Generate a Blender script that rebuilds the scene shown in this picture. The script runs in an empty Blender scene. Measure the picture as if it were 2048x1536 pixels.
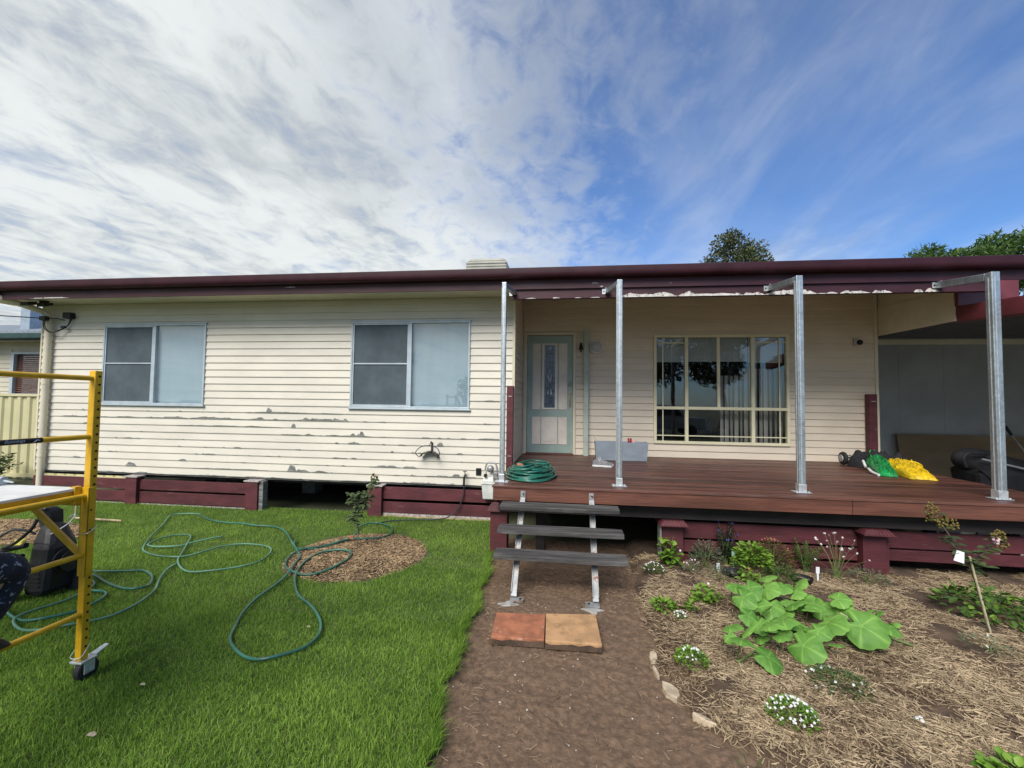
import bpy, bmesh, math, random
import numpy as np
from mathutils import Vector, Matrix, noise as mnoise

random.seed(7); RNG = np.random.default_rng(11)
scene = bpy.context.scene
COL = scene.collection
R = math.radians

# ------------------------------------------------------------------ camera
def setup_camera():
    f, yaw, pitch, roll = 870.0, .1255, .042, .0128
    cy, sy, cp, sp = math.cos(yaw), math.sin(yaw), math.cos(pitch), math.sin(pitch)
    fwd = Vector((-sy*cp, cy*cp, sp)); r0 = Vector((cy, sy, 0)); u0 = r0.cross(fwd)
    right = r0*math.cos(roll) + u0*math.sin(roll); up = -r0*math.sin(roll) + u0*math.cos(roll)
    cam = bpy.data.cameras.new('camera'); o = bpy.data.objects.new('camera', cam); COL.objects.link(o)
    m = Matrix((right, up, -fwd)).transposed().to_4x4(); m.translation = (0, 0, 1.7)
    o.matrix_world = m
    cam.sensor_fit = 'HORIZONTAL'; cam.sensor_width = 36; cam.lens = f/2048*36
    cam.clip_start = .05; cam.clip_end = 900
    scene.camera = o
setup_camera()

# ------------------------------------------------------------------ sky, sun, exposure
SUN_DIR = Vector((-.22, -.82, .84)).normalized()       # towards the sun
def setup_world():
    w = bpy.data.worlds.new('World'); scene.world = w; w.use_nodes = True
    nt = w.node_tree; nt.nodes.clear(); N = nt.nodes.new; L = nt.links.new
    out = N('ShaderNodeOutputWorld'); bg = N('ShaderNodeBackground'); bg.inputs['Strength'].default_value = .1
    L(bg.outputs[0], out.inputs[0])
    sky = N('ShaderNodeTexSky'); sky.sky_type = 'NISHITA'; sky.sun_disc = False
    sky.sun_elevation = math.asin(SUN_DIR.z); sky.sun_rotation = math.atan2(SUN_DIR.x, SUN_DIR.y) % (2*math.pi)
    sky.air_density = 1.0; sky.dust_density = .3; sky.ozone_density = 3.0
    tc = N('ShaderNodeTexCoord'); sep = N('ShaderNodeSeparateXYZ'); L(tc.outputs['Generated'], sep.inputs[0])
    def M(op, a, b=None, c=None, clamp=False):
        n = N('ShaderNodeMath'); n.operation = op; n.use_clamp = clamp
        for i, v in enumerate((a, b, c)):
            if v is None: continue
            if isinstance(v, (int, float)): n.inputs[i].default_value = v
            else: L(v, n.inputs[i])
        return n.outputs[0]
    zc = M('ADD', M('MAXIMUM', sep.outputs[2], 0.0), .07)
    u = M('DIVIDE', sep.outputs[0], zc); v = M('DIVIDE', sep.outputs[1], zc)
    def noise(su, sv, scale, det, rough, dist=0.0, off=0.0):
        cb = N('ShaderNodeCombineXYZ'); L(M('MULTIPLY', u, su), cb.inputs[0]); L(M('MULTIPLY', v, sv), cb.inputs[1]); cb.inputs[2].default_value = off
        n = N('ShaderNodeTexNoise'); n.inputs['Scale'].default_value = scale; n.inputs['Detail'].default_value = det
        n.inputs['Roughness'].default_value = rough; n.inputs['Distortion'].default_value = dist
        L(cb.outputs[0], n.inputs['Vector']); return n.outputs['Fac']
    def ramp(x, a, b, lo=0.0, hi=1.0):
        n = N('ShaderNodeMapRange'); n.interpolation_type = 'SMOOTHSTEP'
        L(x, n.inputs[0]); n.inputs[1].default_value = a; n.inputs[2].default_value = b; n.inputs[3].default_value = lo; n.inputs[4].default_value = hi
        return n.outputs[0]
    streak = noise(1, .42, 1.5, 6, .52, .5, 3.1)
    fine = noise(1, .72, 9.5, 7, .60, .5, 8.4)
    ripple = noise(1, .55, 4.2, 5, .58, .9, 12.7)
    broad = noise(1, .45, .8, 3, .5, 0, 1.7)
    wisp = noise(1, .34, 2.3, 7, .55, .7, 5.2)
    edge = M('ADD', u, M('MULTIPLY', M('SUBTRACT', broad, .5), -1.3))
    edge = M('ADD', edge, M('MULTIPLY', M('SUBTRACT', M('ADD', M('MULTIPLY', fine, .5), M('MULTIPLY', ripple, .5)), .5), 2.6))
    cover = ramp(edge, .58, -.72)
    thick = ramp(M('ADD', M('MULTIPLY', ripple, .55), M('MULTIPLY', fine, .45)), .30, .52, .70, 1.0)
    cirrus = M('ADD', M('MULTIPLY', ramp(wisp, .38, .80), .45), .13)
    cirrus = M('MULTIPLY', cirrus, ramp(broad, .30, .62, .35, 1.0))
    cirrus = M('MULTIPLY', cirrus, ramp(sep.outputs[2], .55, .08, 1.0, 1.75))
    dens = M('ADD', M('MULTIPLY', cover, thick), M('MULTIPLY', M('SUBTRACT', 1.0, cover), cirrus), clamp=True)
    tone = ramp(M('ADD', M('ADD', M('MULTIPLY', streak, .42), M('MULTIPLY', ripple, .36)), M('MULTIPLY', fine, .22)), .37, .58)
    cc = N('ShaderNodeMix'); cc.data_type = 'RGBA'; L(tone, cc.inputs[0])
    cc.inputs[6].default_value = (3.65, 3.95, 4.15, 1); cc.inputs[7].default_value = (5.45, 5.7, 5.7, 1)
    # Nishita blue, a little deeper as under a polarised clear patch
    tint = N('ShaderNodeMix'); tint.data_type = 'RGBA'; tint.blend_type = 'MULTIPLY'; tint.inputs[0].default_value = 1
    L(sky.outputs[0], tint.inputs[6]); tint.inputs[7].default_value = (.50, .76, 1.06, 1)
    mx = N('ShaderNodeMix'); mx.data_type = 'RGBA'; L(dens, mx.inputs[0]); L(tint.outputs[2], mx.inputs[6]); L(cc.outputs[2], mx.inputs[7])
    L(mx.outputs[2], bg.inputs['Color'])
setup_world()
def setup_sun():
    l = bpy.data.lights.new('sun', 'SUN'); l.energy = 3.1; l.angle = R(34); l.color = (1, .96, .89)
    o = bpy.data.objects.new('sun', l); COL.objects.link(o)
    o.rotation_euler = SUN_DIR.to_track_quat('Z', 'Y').to_euler(); o.location = SUN_DIR*60
setup_sun()
scene.view_settings.view_transform = 'Standard'; scene.view_settings.look = 'None'
scene.view_settings.exposure = .62; scene.view_settings.gamma = 1.0
scene.render.engine = 'CYCLES'
scene.cycles.max_bounces = 8; scene.cycles.transparent_max_bounces = 12

# ------------------------------------------------------------------ materials
MATS = {}
def nodes_of(name):
    m = bpy.data.materials.new(name); m.use_nodes = True; nt = m.node_tree
    b = nt.nodes.get('Principled BSDF')
    return m, nt, b
def mat(name, col, rough=.6, metal=0.0, var=.12, scale=6.0, stretch=(1, 1, 1), col2=None, lo=.35, hi=.65, bump=.15, bscale=60.0, bstretch=None,
        rnd=0.0, spec=.4, dirt=None, dirt_scale=3.0, dirt_lo=.55, dirt_hi=.75, vor=0.0):
    """Principled with world-position noise: colour variation, optional dirt blotches, fine relief, per-object tint."""
    m, nt, b = nodes_of(name); N = nt.nodes.new; L = nt.links.new
    g = N('ShaderNodeNewGeometry')
    def noi(sc, st, det=6, rg=.6):
        mp = N('ShaderNodeVectorMath'); mp.operation = 'MULTIPLY'; L(g.outputs['Position'], mp.inputs[0]); mp.inputs[1].default_value = st
        n = N('ShaderNodeTexNoise'); n.inputs['Scale'].default_value = sc; n.inputs['Detail'].default_value = det; n.inputs['Roughness'].default_value = rg
        L(mp.outputs[0], n.inputs['Vector']); return n.outputs['Fac']
    def rmp(x, a, c):
        n = N('ShaderNodeMapRange'); n.interpolation_type = 'SMOOTHSTEP'; L(x, n.inputs[0]); n.inputs[1].default_value = a; n.inputs[2].default_value = c; return n.outputs[0]
    def mixc(f, a, c, blend='MIX'):
        n = N('ShaderNodeMix'); n.data_type = 'RGBA'; n.blend_type = blend
        if isinstance(f, float): n.inputs[0].default_value = f
        else: L(f, n.inputs[0])
        for i, q in ((6, a), (7, c)):
            if isinstance(q, tuple): n.inputs[i].default_value = (*q[:3], 1)
            else: L(q, n.inputs[i])
        return n.outputs[2]
    c1 = tuple(x*(1-var) for x in col); c2 = col2 or tuple(min(1, x*(1+var)) for x in col)
    c = mixc(rmp(noi(scale, stretch), lo, hi), c1, c2)
    if vor:
        v = N('ShaderNodeTexVoronoi'); v.inputs['Scale'].default_value = vor; L(g.outputs['Position'], v.inputs['Vector'])
        hs = N('ShaderNodeSeparateXYZ'); L(v.outputs['Color'], hs.inputs[0])
        c = mixc(.35, c, mixc(hs.outputs[0], tuple(x*.55 for x in col), tuple(min(1, x*1.3) for x in col)))
    if dirt: c = mixc(rmp(noi(dirt_scale, stretch, 8, .7), dirt_lo, dirt_hi), c, dirt)
    if rnd:
        oi = N('ShaderNodeObjectInfo'); mr = N('ShaderNodeMapRange'); L(oi.outputs['Random'], mr.inputs[0]); mr.inputs[3].default_value = 1-rnd; mr.inputs[4].default_value = 1+rnd
        vm = N('ShaderNodeVectorMath'); vm.operation = 'SCALE'; L(c, vm.inputs[0]); L(mr.outputs[0], vm.inputs['Scale']); c = vm.outputs[0]
    L(c, b.inputs['Base Color'])
    b.inputs['Metallic'].default_value = metal; b.inputs['Specular IOR Level'].default_value = spec
    rr = N('ShaderNodeMapRange'); L(noi(scale*2.3, stretch), rr.inputs[0]); rr.inputs[1].default_value = .3; rr.inputs[2].default_value = .7
    rr.inputs[3].default_value = max(.02, rough-.08); rr.inputs[4].default_value = min(1, rough+.08); L(rr.outputs[0], b.inputs['Roughness'])
    if bump:
        bp = N('ShaderNodeBump'); bp.inputs['Strength'].default_value = bump; bp.inputs['Distance'].default_value = .01
        L(noi(bscale, bstretch or stretch, 5, .6), bp.inputs['Height']); L(bp.outputs[0], b.inputs['Normal'])
    MATS[name] = m; return m
def leafmat(name, c1, c2, rough=.5, trans=.3, spec=.35, nscale=5.0, orand=0.0):
    """Foliage: colour from the per-vertex 'tint' of each leaf plus broad patches, part of the light shines through."""
    m, nt, b = nodes_of(name); N = nt.nodes.new; L = nt.links.new
    at = N('ShaderNodeAttribute'); at.attribute_name = 'tint'
    g = N('ShaderNodeNewGeometry'); n = N('ShaderNodeTexNoise'); n.inputs['Scale'].default_value = nscale; n.inputs['Detail'].default_value = 4; L(g.outputs['Position'], n.inputs['Vector'])
    ad = N('ShaderNodeMath'); ad.operation = 'ADD'; L(at.outputs['Fac'], ad.inputs[0]); 
    sb = N('ShaderNodeMath'); sb.operation = 'MULTIPLY_ADD'; L(n.outputs['Fac'], sb.inputs[0]); sb.inputs[1].default_value = 1.0; sb.inputs[2].default_value = -.5
    L(sb.outputs[0], ad.inputs[1])
    oi = N('ShaderNodeObjectInfo'); a2 = N('ShaderNodeMath'); a2.operation = 'MULTIPLY_ADD'; L(oi.outputs['Random'], a2.inputs[0]); a2.inputs[1].default_value = orand; a2.inputs[2].default_value = -orand/2
    a3 = N('ShaderNodeMath'); a3.operation = 'ADD'; a3.use_clamp = True; L(ad.outputs[0], a3.inputs[0]); L(a2.outputs[0], a3.inputs[1]); ad = a3
    mx = N('ShaderNodeMix'); mx.data_type = 'RGBA'; L(ad.outputs[0], mx.inputs[0]); mx.inputs[6].default_value = (*c1, 1); mx.inputs[7].default_value = (*c2, 1)
    L(mx.outputs[2], b.inputs['Base Color']); b.inputs['Roughness'].default_value = rough; b.inputs['Specular IOR Level'].default_value = spec
    if trans:
        t = N('ShaderNodeBsdfTranslucent'); L(mx.outputs[2], t.inputs[0]); ms = N('ShaderNodeMixShader'); ms.inputs[0].default_value = trans
        L(b.outputs[0], ms.inputs[1]); L(t.outputs[0], ms.inputs[2]); L(ms.outputs[0], nt.nodes['Material Output'].inputs[0])
    MATS[name] = m; return m
def glassmat(name, tint=(.9, .95, .95), refl=1.0):
    m, nt, b = nodes_of(name); N = nt.nodes.new; L = nt.links.new; nt.nodes.remove(b)
    tr = N('ShaderNodeBsdfTransparent'); tr.inputs[0].default_value = (*tint, 1); gl = N('ShaderNodeBsdfGlossy'); gl.inputs['Roughness'].default_value = .015
    g = N('ShaderNodeNewGeometry'); n = N('ShaderNodeTexNoise'); n.inputs['Scale'].default_value = 2.2; L(g.outputs['Position'], n.inputs['Vector'])
    bp = N('ShaderNodeBump'); bp.inputs['Strength'].default_value = .06; bp.inputs['Distance'].default_value = .02; L(n.outputs['Fac'], bp.inputs['Height']); L(bp.outputs[0], gl.inputs['Normal'])
    lw = N('ShaderNodeLayerWeight'); lw.inputs[0].default_value = .5
    pw = N('ShaderNodeMath'); pw.operation = 'POWER'; L(lw.outputs['Facing'], pw.inputs[0]); pw.inputs[1].default_value = 4.0
    k = N('ShaderNodeMath'); k.operation = 'MULTIPLY_ADD'; L(pw.outputs[0], k.inputs[0]); k.inputs[1].default_value = .9; k.inputs[2].default_value = .055*refl; k.use_clamp = True    # Schlick, both surfaces of the sheet
    ms = N('ShaderNodeMixShader'); L(k.outputs[0], ms.inputs[0]); L(tr.outputs[0], ms.inputs[1]); L(gl.outputs[0], ms.inputs[2]); L(ms.outputs[0], nt.nodes['Material Output'].inputs[0])
    MATS[name] = m; return m

X3 = (1, 1, 1)
mat('cream_board', (.60, .558, .475), .5, var=.05, scale=1.3, stretch=(1, 1, 3), bump=.25, bscale=45, bstretch=(.25, 1, 2.2), rnd=.02, dirt=(.50, .45, .35), dirt_scale=2.2, dirt_lo=.60, dirt_hi=.92)
mat('porch_board', (.625, .540, .430), .5, var=.05, scale=1.3, stretch=(1, 1, 3), bump=.25, bscale=45, bstretch=(.25, 1, 2.2), rnd=.02, dirt=(.52, .45, .35), dirt_scale=2.2, dirt_lo=.60, dirt_hi=.92)
mat('cream_trim', (.62, .555, .42), .45, var=.05, scale=3, bump=.08)
mat('cream_soffit', (.66, .60, .46), .6, var=.06, scale=3, bump=.08)
mat('bare_wood', (.165, .165, .155), .85, var=.4, scale=18, stretch=(.25, 1, 1.6), bump=.5, bscale=90, bstretch=(.12, 1, 2), dirt=(.52, .51, .48), dirt_scale=14, dirt_lo=.62, dirt_hi=.68)
mat('primer_white', (.56, .53, .50), .8, var=.2, scale=25, bump=.3, bscale=120, dirt=(.046, .012, .018), dirt_scale=30, dirt_lo=.57, dirt_hi=.60)
mat('maroon_gutter', (.036, .0095, .015), .45, var=.2, scale=2.5, bump=.05, spec=.25)
mat('maroon_fascia', (.046, .012, .018), .5, var=.2, scale=4, stretch=(.4, 1, 1), bump=.15, bscale=40, bstretch=(.2, 1, 1))
mat('maroon_timber', (.084, .020, .025), .6, var=.22, scale=5, stretch=(.5, 1, 1.5), bump=.35, bscale=50, bstretch=(.15, 1, 1.5), rnd=.1, dirt=(.20, .095, .095), dirt_scale=6, dirt_lo=.58, dirt_hi=.8)
mat('worn_timber_edge', (.36, .32, .30), .85, var=.3, scale=20, bump=.4, bscale=90)
mat('deck_timber', (.088, .035, .025), .42, var=.35, scale=5, stretch=(.25, 3, 1), bump=.35, bscale=70, bstretch=(.06, 1, 1), rnd=.42, dirt=(.105, .072, .058), dirt_scale=1.9, dirt_lo=.52, dirt_hi=.72, spec=.4)
mat('deck_fascia', (.120, .047, .031), .45, var=.3, scale=4, stretch=(.3, 1, 2.5), bump=.4, bscale=60, bstretch=(.08, 1, 1), rnd=.1, dirt=(.085, .035, .028), dirt_scale=3, dirt_lo=.5, dirt_hi=.72)
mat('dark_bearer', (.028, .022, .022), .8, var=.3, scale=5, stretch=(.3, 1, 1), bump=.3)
mat('grey_tread', (.078, .073, .069), .8, var=.5, scale=7, stretch=(.22, 2.5, 2), bump=.9, bscale=55, bstretch=(.07, 1.6, 1), rnd=.15, dirt=(.045, .042, .042), dirt_scale=6, dirt_lo=.5, dirt_hi=.65)
mat('galvanised', (.40, .44, .46), .42, metal=.75, var=.2, scale=5, stretch=(3, 3, .5), bump=.08, vor=38)
mat('galv_bright', (.62, .65, .66), .38, metal=.6, var=.15, scale=12, bump=.08, vor=60)
mat('galv_worn', (.32, .33, .33), .5, metal=.4, var=.25, scale=9, bump=.15, dirt=(.20, .075, .03), dirt_scale=9, dirt_lo=.54, dirt_hi=.66)
mat('aluminium_frame', (.42, .475, .51), .4, metal=.2, var=.08, scale=6, bump=.03)
mat('cream_frame', (.68, .64, .44), .4, var=.05, bump=.03)
mat('fly_screen', (.066, .088, .102), .75, var=.15, scale=3, bump=.2, bscale=600)
mat('pale_blind', (.37, .455, .50), .75, var=.04, scale=2, stretch=(3, 1, .3), bump=.05)
mat('sheer_blind', (.62, .65, .66), .8, var=.05, scale=2, bump=.05)
mat('slat_blind', (.58, .52, .48), .8, var=.12, scale=3, stretch=(3, 3, .3), bump=.1)
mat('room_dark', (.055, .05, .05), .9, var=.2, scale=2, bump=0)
mat('door_teal', (.275, .350, .310), .45, var=.08, scale=4, bump=.1, bscale=40, bstretch=(2, 1, .2))
mat('door_cream', (.64, .58, .50), .5, var=.06, scale=6, bump=.08)
mat('lead_came', (.05, .05, .055), .4, metal=.8, var=.1, bump=0)
mat('leadlight_blue', (.05, .075, .12), .15, var=.5, scale=18, bump=.2, bscale=60, spec=.6)
mat('leadlight_pale', (.28, .33, .36), .15, var=.3, scale=18, bump=.2, spec=.6)
mat('brass', (.45, .38, .25), .35, metal=.9, var=.1, bump=0)
mat('post_green', (.36, .41, .36), .5, var=.1, scale=5, bump=.1)
mat('lamp_white', (.70, .70, .68), .3, var=.03, bump=0)
mat('lamp_glass', (.42, .42, .42), .25, var=.03, bump=0)
mat('black_plastic', (.011, .011, .013), .55, var=.3, scale=8, bump=.15, bscale=200)
mat('black_fabric', (.009, .009, .012), .8, var=.3, scale=9, bump=.4, bscale=160)
mat('dark_metal', (.03, .03, .033), .45, metal=.5, var=.2, bump=.05)
mat('grey_metal', (.36, .37, .37), .45, metal=.5, var=.15, bump=.1)
mat('meter_grey', (.56, .57, .54), .5, var=.1, scale=8, bump=.1)
mat('planter_grey', (.21, .245, .28), .6, var=.1, scale=6, stretch=(.5, 1, 1), bump=.15)
mat('soil_dark', (.035, .026, .02), .95, var=.3, scale=20, bump=.6)
mat('red_cup', (.22, .02, .03), .35, var=.1, bump=0)
mat('pink_pot', (.55, .25, .25), .5, var=.1, bump=0)
mat('shoe_white', (.60, .59, .57), .7, var=.08, scale=20, bump=.2)
mat('shoe_grey', (.15, .15, .16), .8, var=.2, scale=30, bump=.3)
mat('hose_green', (.020, .135, .095), .32, var=.2, scale=4, bump=.05, spec=.6)
mat('hose_green_old', (.026, .115, .078), .42, var=.35, scale=3, bump=.05, spec=.5)
mat('hose_pale', (.085, .20, .135), .45, var=.35, scale=3, bump=.05, spec=.4)
mat('hose_dark', (.02, .03, .04), .4, var=.2, bump=.05)
mat('orange_fitting', (.45, .16, .10), .5, var=.1, bump=0)
mat('scaffold_yellow', (.62, .355, .014), .38, var=.14, scale=9, bump=.1, bscale=80, spec=.5, dirt=(.36, .18, .02), dirt_scale=14, dirt_lo=.66, dirt_hi=.76)
mat('hole_black', (.012, .010, .008), .9, var=.1, bump=0)
mat('platform_white', (.62, .62, .60), .6, var=.08, scale=7, bump=.15, dirt=(.38, .36, .33), dirt_scale=9, dirt_lo=.62, dirt_hi=.75)
mat('tyre_black', (.018, .018, .02), .7, var=.2, bump=.2)
mat('label_black', (.012, .012, .012), .5, var=.1, bump=0)
mat('label_text', (.55, .57, .60), .5, var=.05, bump=0)
mat('cloth_blue', (.12, .17, .36), .8, var=.2, scale=12, col2=(.55, .60, .70), bump=.2)
mat('tube_grey', (.40, .45, .48), .4, var=.1, bump=0)
mat('label_yellow', (.62, .55, .10), .5, var=.1, bump=0)
mat('paver_red', (.33, .125, .065), .8, var=.2, scale=14, bump=.5, bscale=140, dirt=(.46, .30, .21), dirt_scale=11, dirt_lo=.60, dirt_hi=.66)
mat('paver_tan', (.42, .245, .12), .8, var=.18, scale=9, bump=.5, bscale=140, dirt=(.20, .115, .055), dirt_scale=8, dirt_lo=.52, dirt_hi=.72)
mat('dirt', (.142, .090, .056), .95, var=.24, scale=26.0, bump=.9, bscale=55, dirt=(.070, .047, .033), dirt_scale=3.2, dirt_lo=.52, dirt_hi=.80)
mat('bed_soil', (.085, .055, .036), .95, var=.35, scale=6, bump=.9, bscale=70)
mat('lawn_soil', (.060, .085, .022), .95, var=.3, scale=5, bump=.6, bscale=60)
mat('far_ground', (.080, .090, .045), .95, var=.35, scale=.7, bump=.3, bscale=8, dirt=(.12, .10, .07), dirt_scale=.35)
mat('pale_stone', (.42, .34, .24), .85, var=.25, scale=16, bump=.5, bscale=60)
mat('pebble', (.48, .43, .37), .7, var=.2, scale=30, bump=.1)
mat('fence_cream', (.50, .46, .27), .45, var=.06, scale=2, bump=.03)
mat('roof_sheet', (.30, .33, .36), .4, metal=.3, var=.1, scale=1.5, bump=.05)
mat('neighbour_board', (.50, .46, .36), .55, var=.06, scale=2, bump=.1, rnd=.03)
mat('neighbour_gutter', (.018, .05, .048), .45, var=.15, bump=0)
mat('neighbour_blind', (.16, .075, .05), .6, var=.2, scale=6, bump=.05)
mat('flue_grey', (.30, .36, .42), .45, metal=.3, var=.1, bump=0)
mat('cooler_beige', (.34, .33, .28), .6, var=.1, scale=4, bump=.1)
mat('carport_wall', (.34, .35, .355), .6, var=.10, scale=1.2, bump=.05)
mat('carport_roof', (.10, .10, .105), .6, var=.2, bump=.05)
mat('carport_gutter', (.155, .035, .045), .4, var=.15, scale=3, bump=.05)
mat('plywood', (.235, .165, .095), .75, var=.15, scale=3, stretch=(.3, 1, 1), bump=.15)
mat('concrete', (.30, .29, .27), .9, var=.2, scale=8, bump=.4)
mat('bag_green', (.010, .21, .055), .35, var=.35, scale=10, bump=.5, bscale=40)
mat('bag_yellow', (.62, .42, .012), .35, var=.25, scale=9, bump=.5, bscale=40)
mat('white_strap', (.62, .62, .62), .6, var=.1, bump=0)
mat('bark', (.11, .085, .065), .9, var=.35, scale=14, stretch=(2, 2, .4), bump=.7, bscale=30)
mat('stem_green', (.12, .17, .05), .6, var=.2, scale=20, bump=.1)
mat('stem_straw', (.42, .38, .24), .7, var=.2, scale=20, bump=.1)
mat('stick', (.40, .30, .19), .8, var=.3, scale=20, bump=.3)
mat('tag_white', (.66, .68, .68), .5, var=.06, bump=0)
mat('tag_green', (.22, .34, .27), .6, var=.2, scale=60, bump=0)
mat('skin', (.50, .31, .23), .5, var=.08, bump=.05)
mat('shirt_grey', (.12, .13, .15), .85, var=.15, scale=10, bump=.3)
mat('trousers_navy', (.016, .018, .034), .85, var=.3, scale=12, bump=.5, bscale=60, dirt=(.34, .35, .40), dirt_scale=30, dirt_lo=.575, dirt_hi=.62)
mat('boot', (.05, .035, .025), .7, var=.2, bump=.2)
mat('hair', (.03, .02, .015), .7, var=.3, scale=40, bump=.4)
mat('car_silver', (.42, .44, .46), .3, metal=.6, var=.05, bump=0)
mat('white_paint', (.72, .72, .70), .6, var=.06, bump=.1)
mat('roof_tile', (.17, .09, .07), .8, var=.2, scale=5, bump=.3)
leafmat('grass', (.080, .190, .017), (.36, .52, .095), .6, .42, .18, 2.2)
leafmat('straw', (.070, .043, .024), (.52, .40, .25), .8, .0, .2, 2.2)
leafmat('mulch_chip', (.085, .054, .030), (.46, .32, .18), .85, .0, .2, 5)
leafmat('tree_leaf', (.030, .048, .016), (.15, .165, .070), .55, .25, .3, .8)
leafmat('tree_leaf_bright', (.03, .07, .015), (.12, .20, .05), .5, .25, .3, 1.2)
leafmat('sapling_leaf', (.028, .050, .018), (.085, .12, .045), .5, .25, .35, 6)
leafmat('pumpkin_leaf', (.062, .185, .028), (.25, .47, .095), .55, .28, .28, 9, .40)
leafmat('herb_bright', (.07, .18, .018), (.24, .38, .055), .5, .3, .3, 8)
leafmat('herb_mid', (.035, .085, .018), (.12, .20, .05), .5, .3, .3, 8)
leafmat('herb_grey', (.06, .085, .05), (.19, .23, .14), .6, .25, .3, 8)
leafmat('herb_dark', (.014, .028, .014), (.05, .075, .035), .55, .2, .3, 8)
leafmat('herb_red', (.10, .055, .03), (.20, .15, .06), .55, .25, .3, 8)
leafmat('bud_olive', (.17, .13, .035), (.36, .29, .09), .6, .2, .3, 20)
leafmat('flower_white', (.62, .62, .60), (.82, .82, .80), .6, .25, .3, 8)
leafmat('flower_pink', (.60, .34, .42), (.80, .62, .66), .6, .25, .3, 8)
leafmat('flower_purple', (.045, .025, .14), (.10, .06, .28), .6, .2, .3, 8)
leafmat('flower_orange', (.45, .12, .08), (.60, .22, .12), .6, .2, .3, 8)
glassmat('window_glass', (.93, .96, .97), 2.2)
glassmat('clear_glass', (.88, .9, .9), 1.3)

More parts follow.
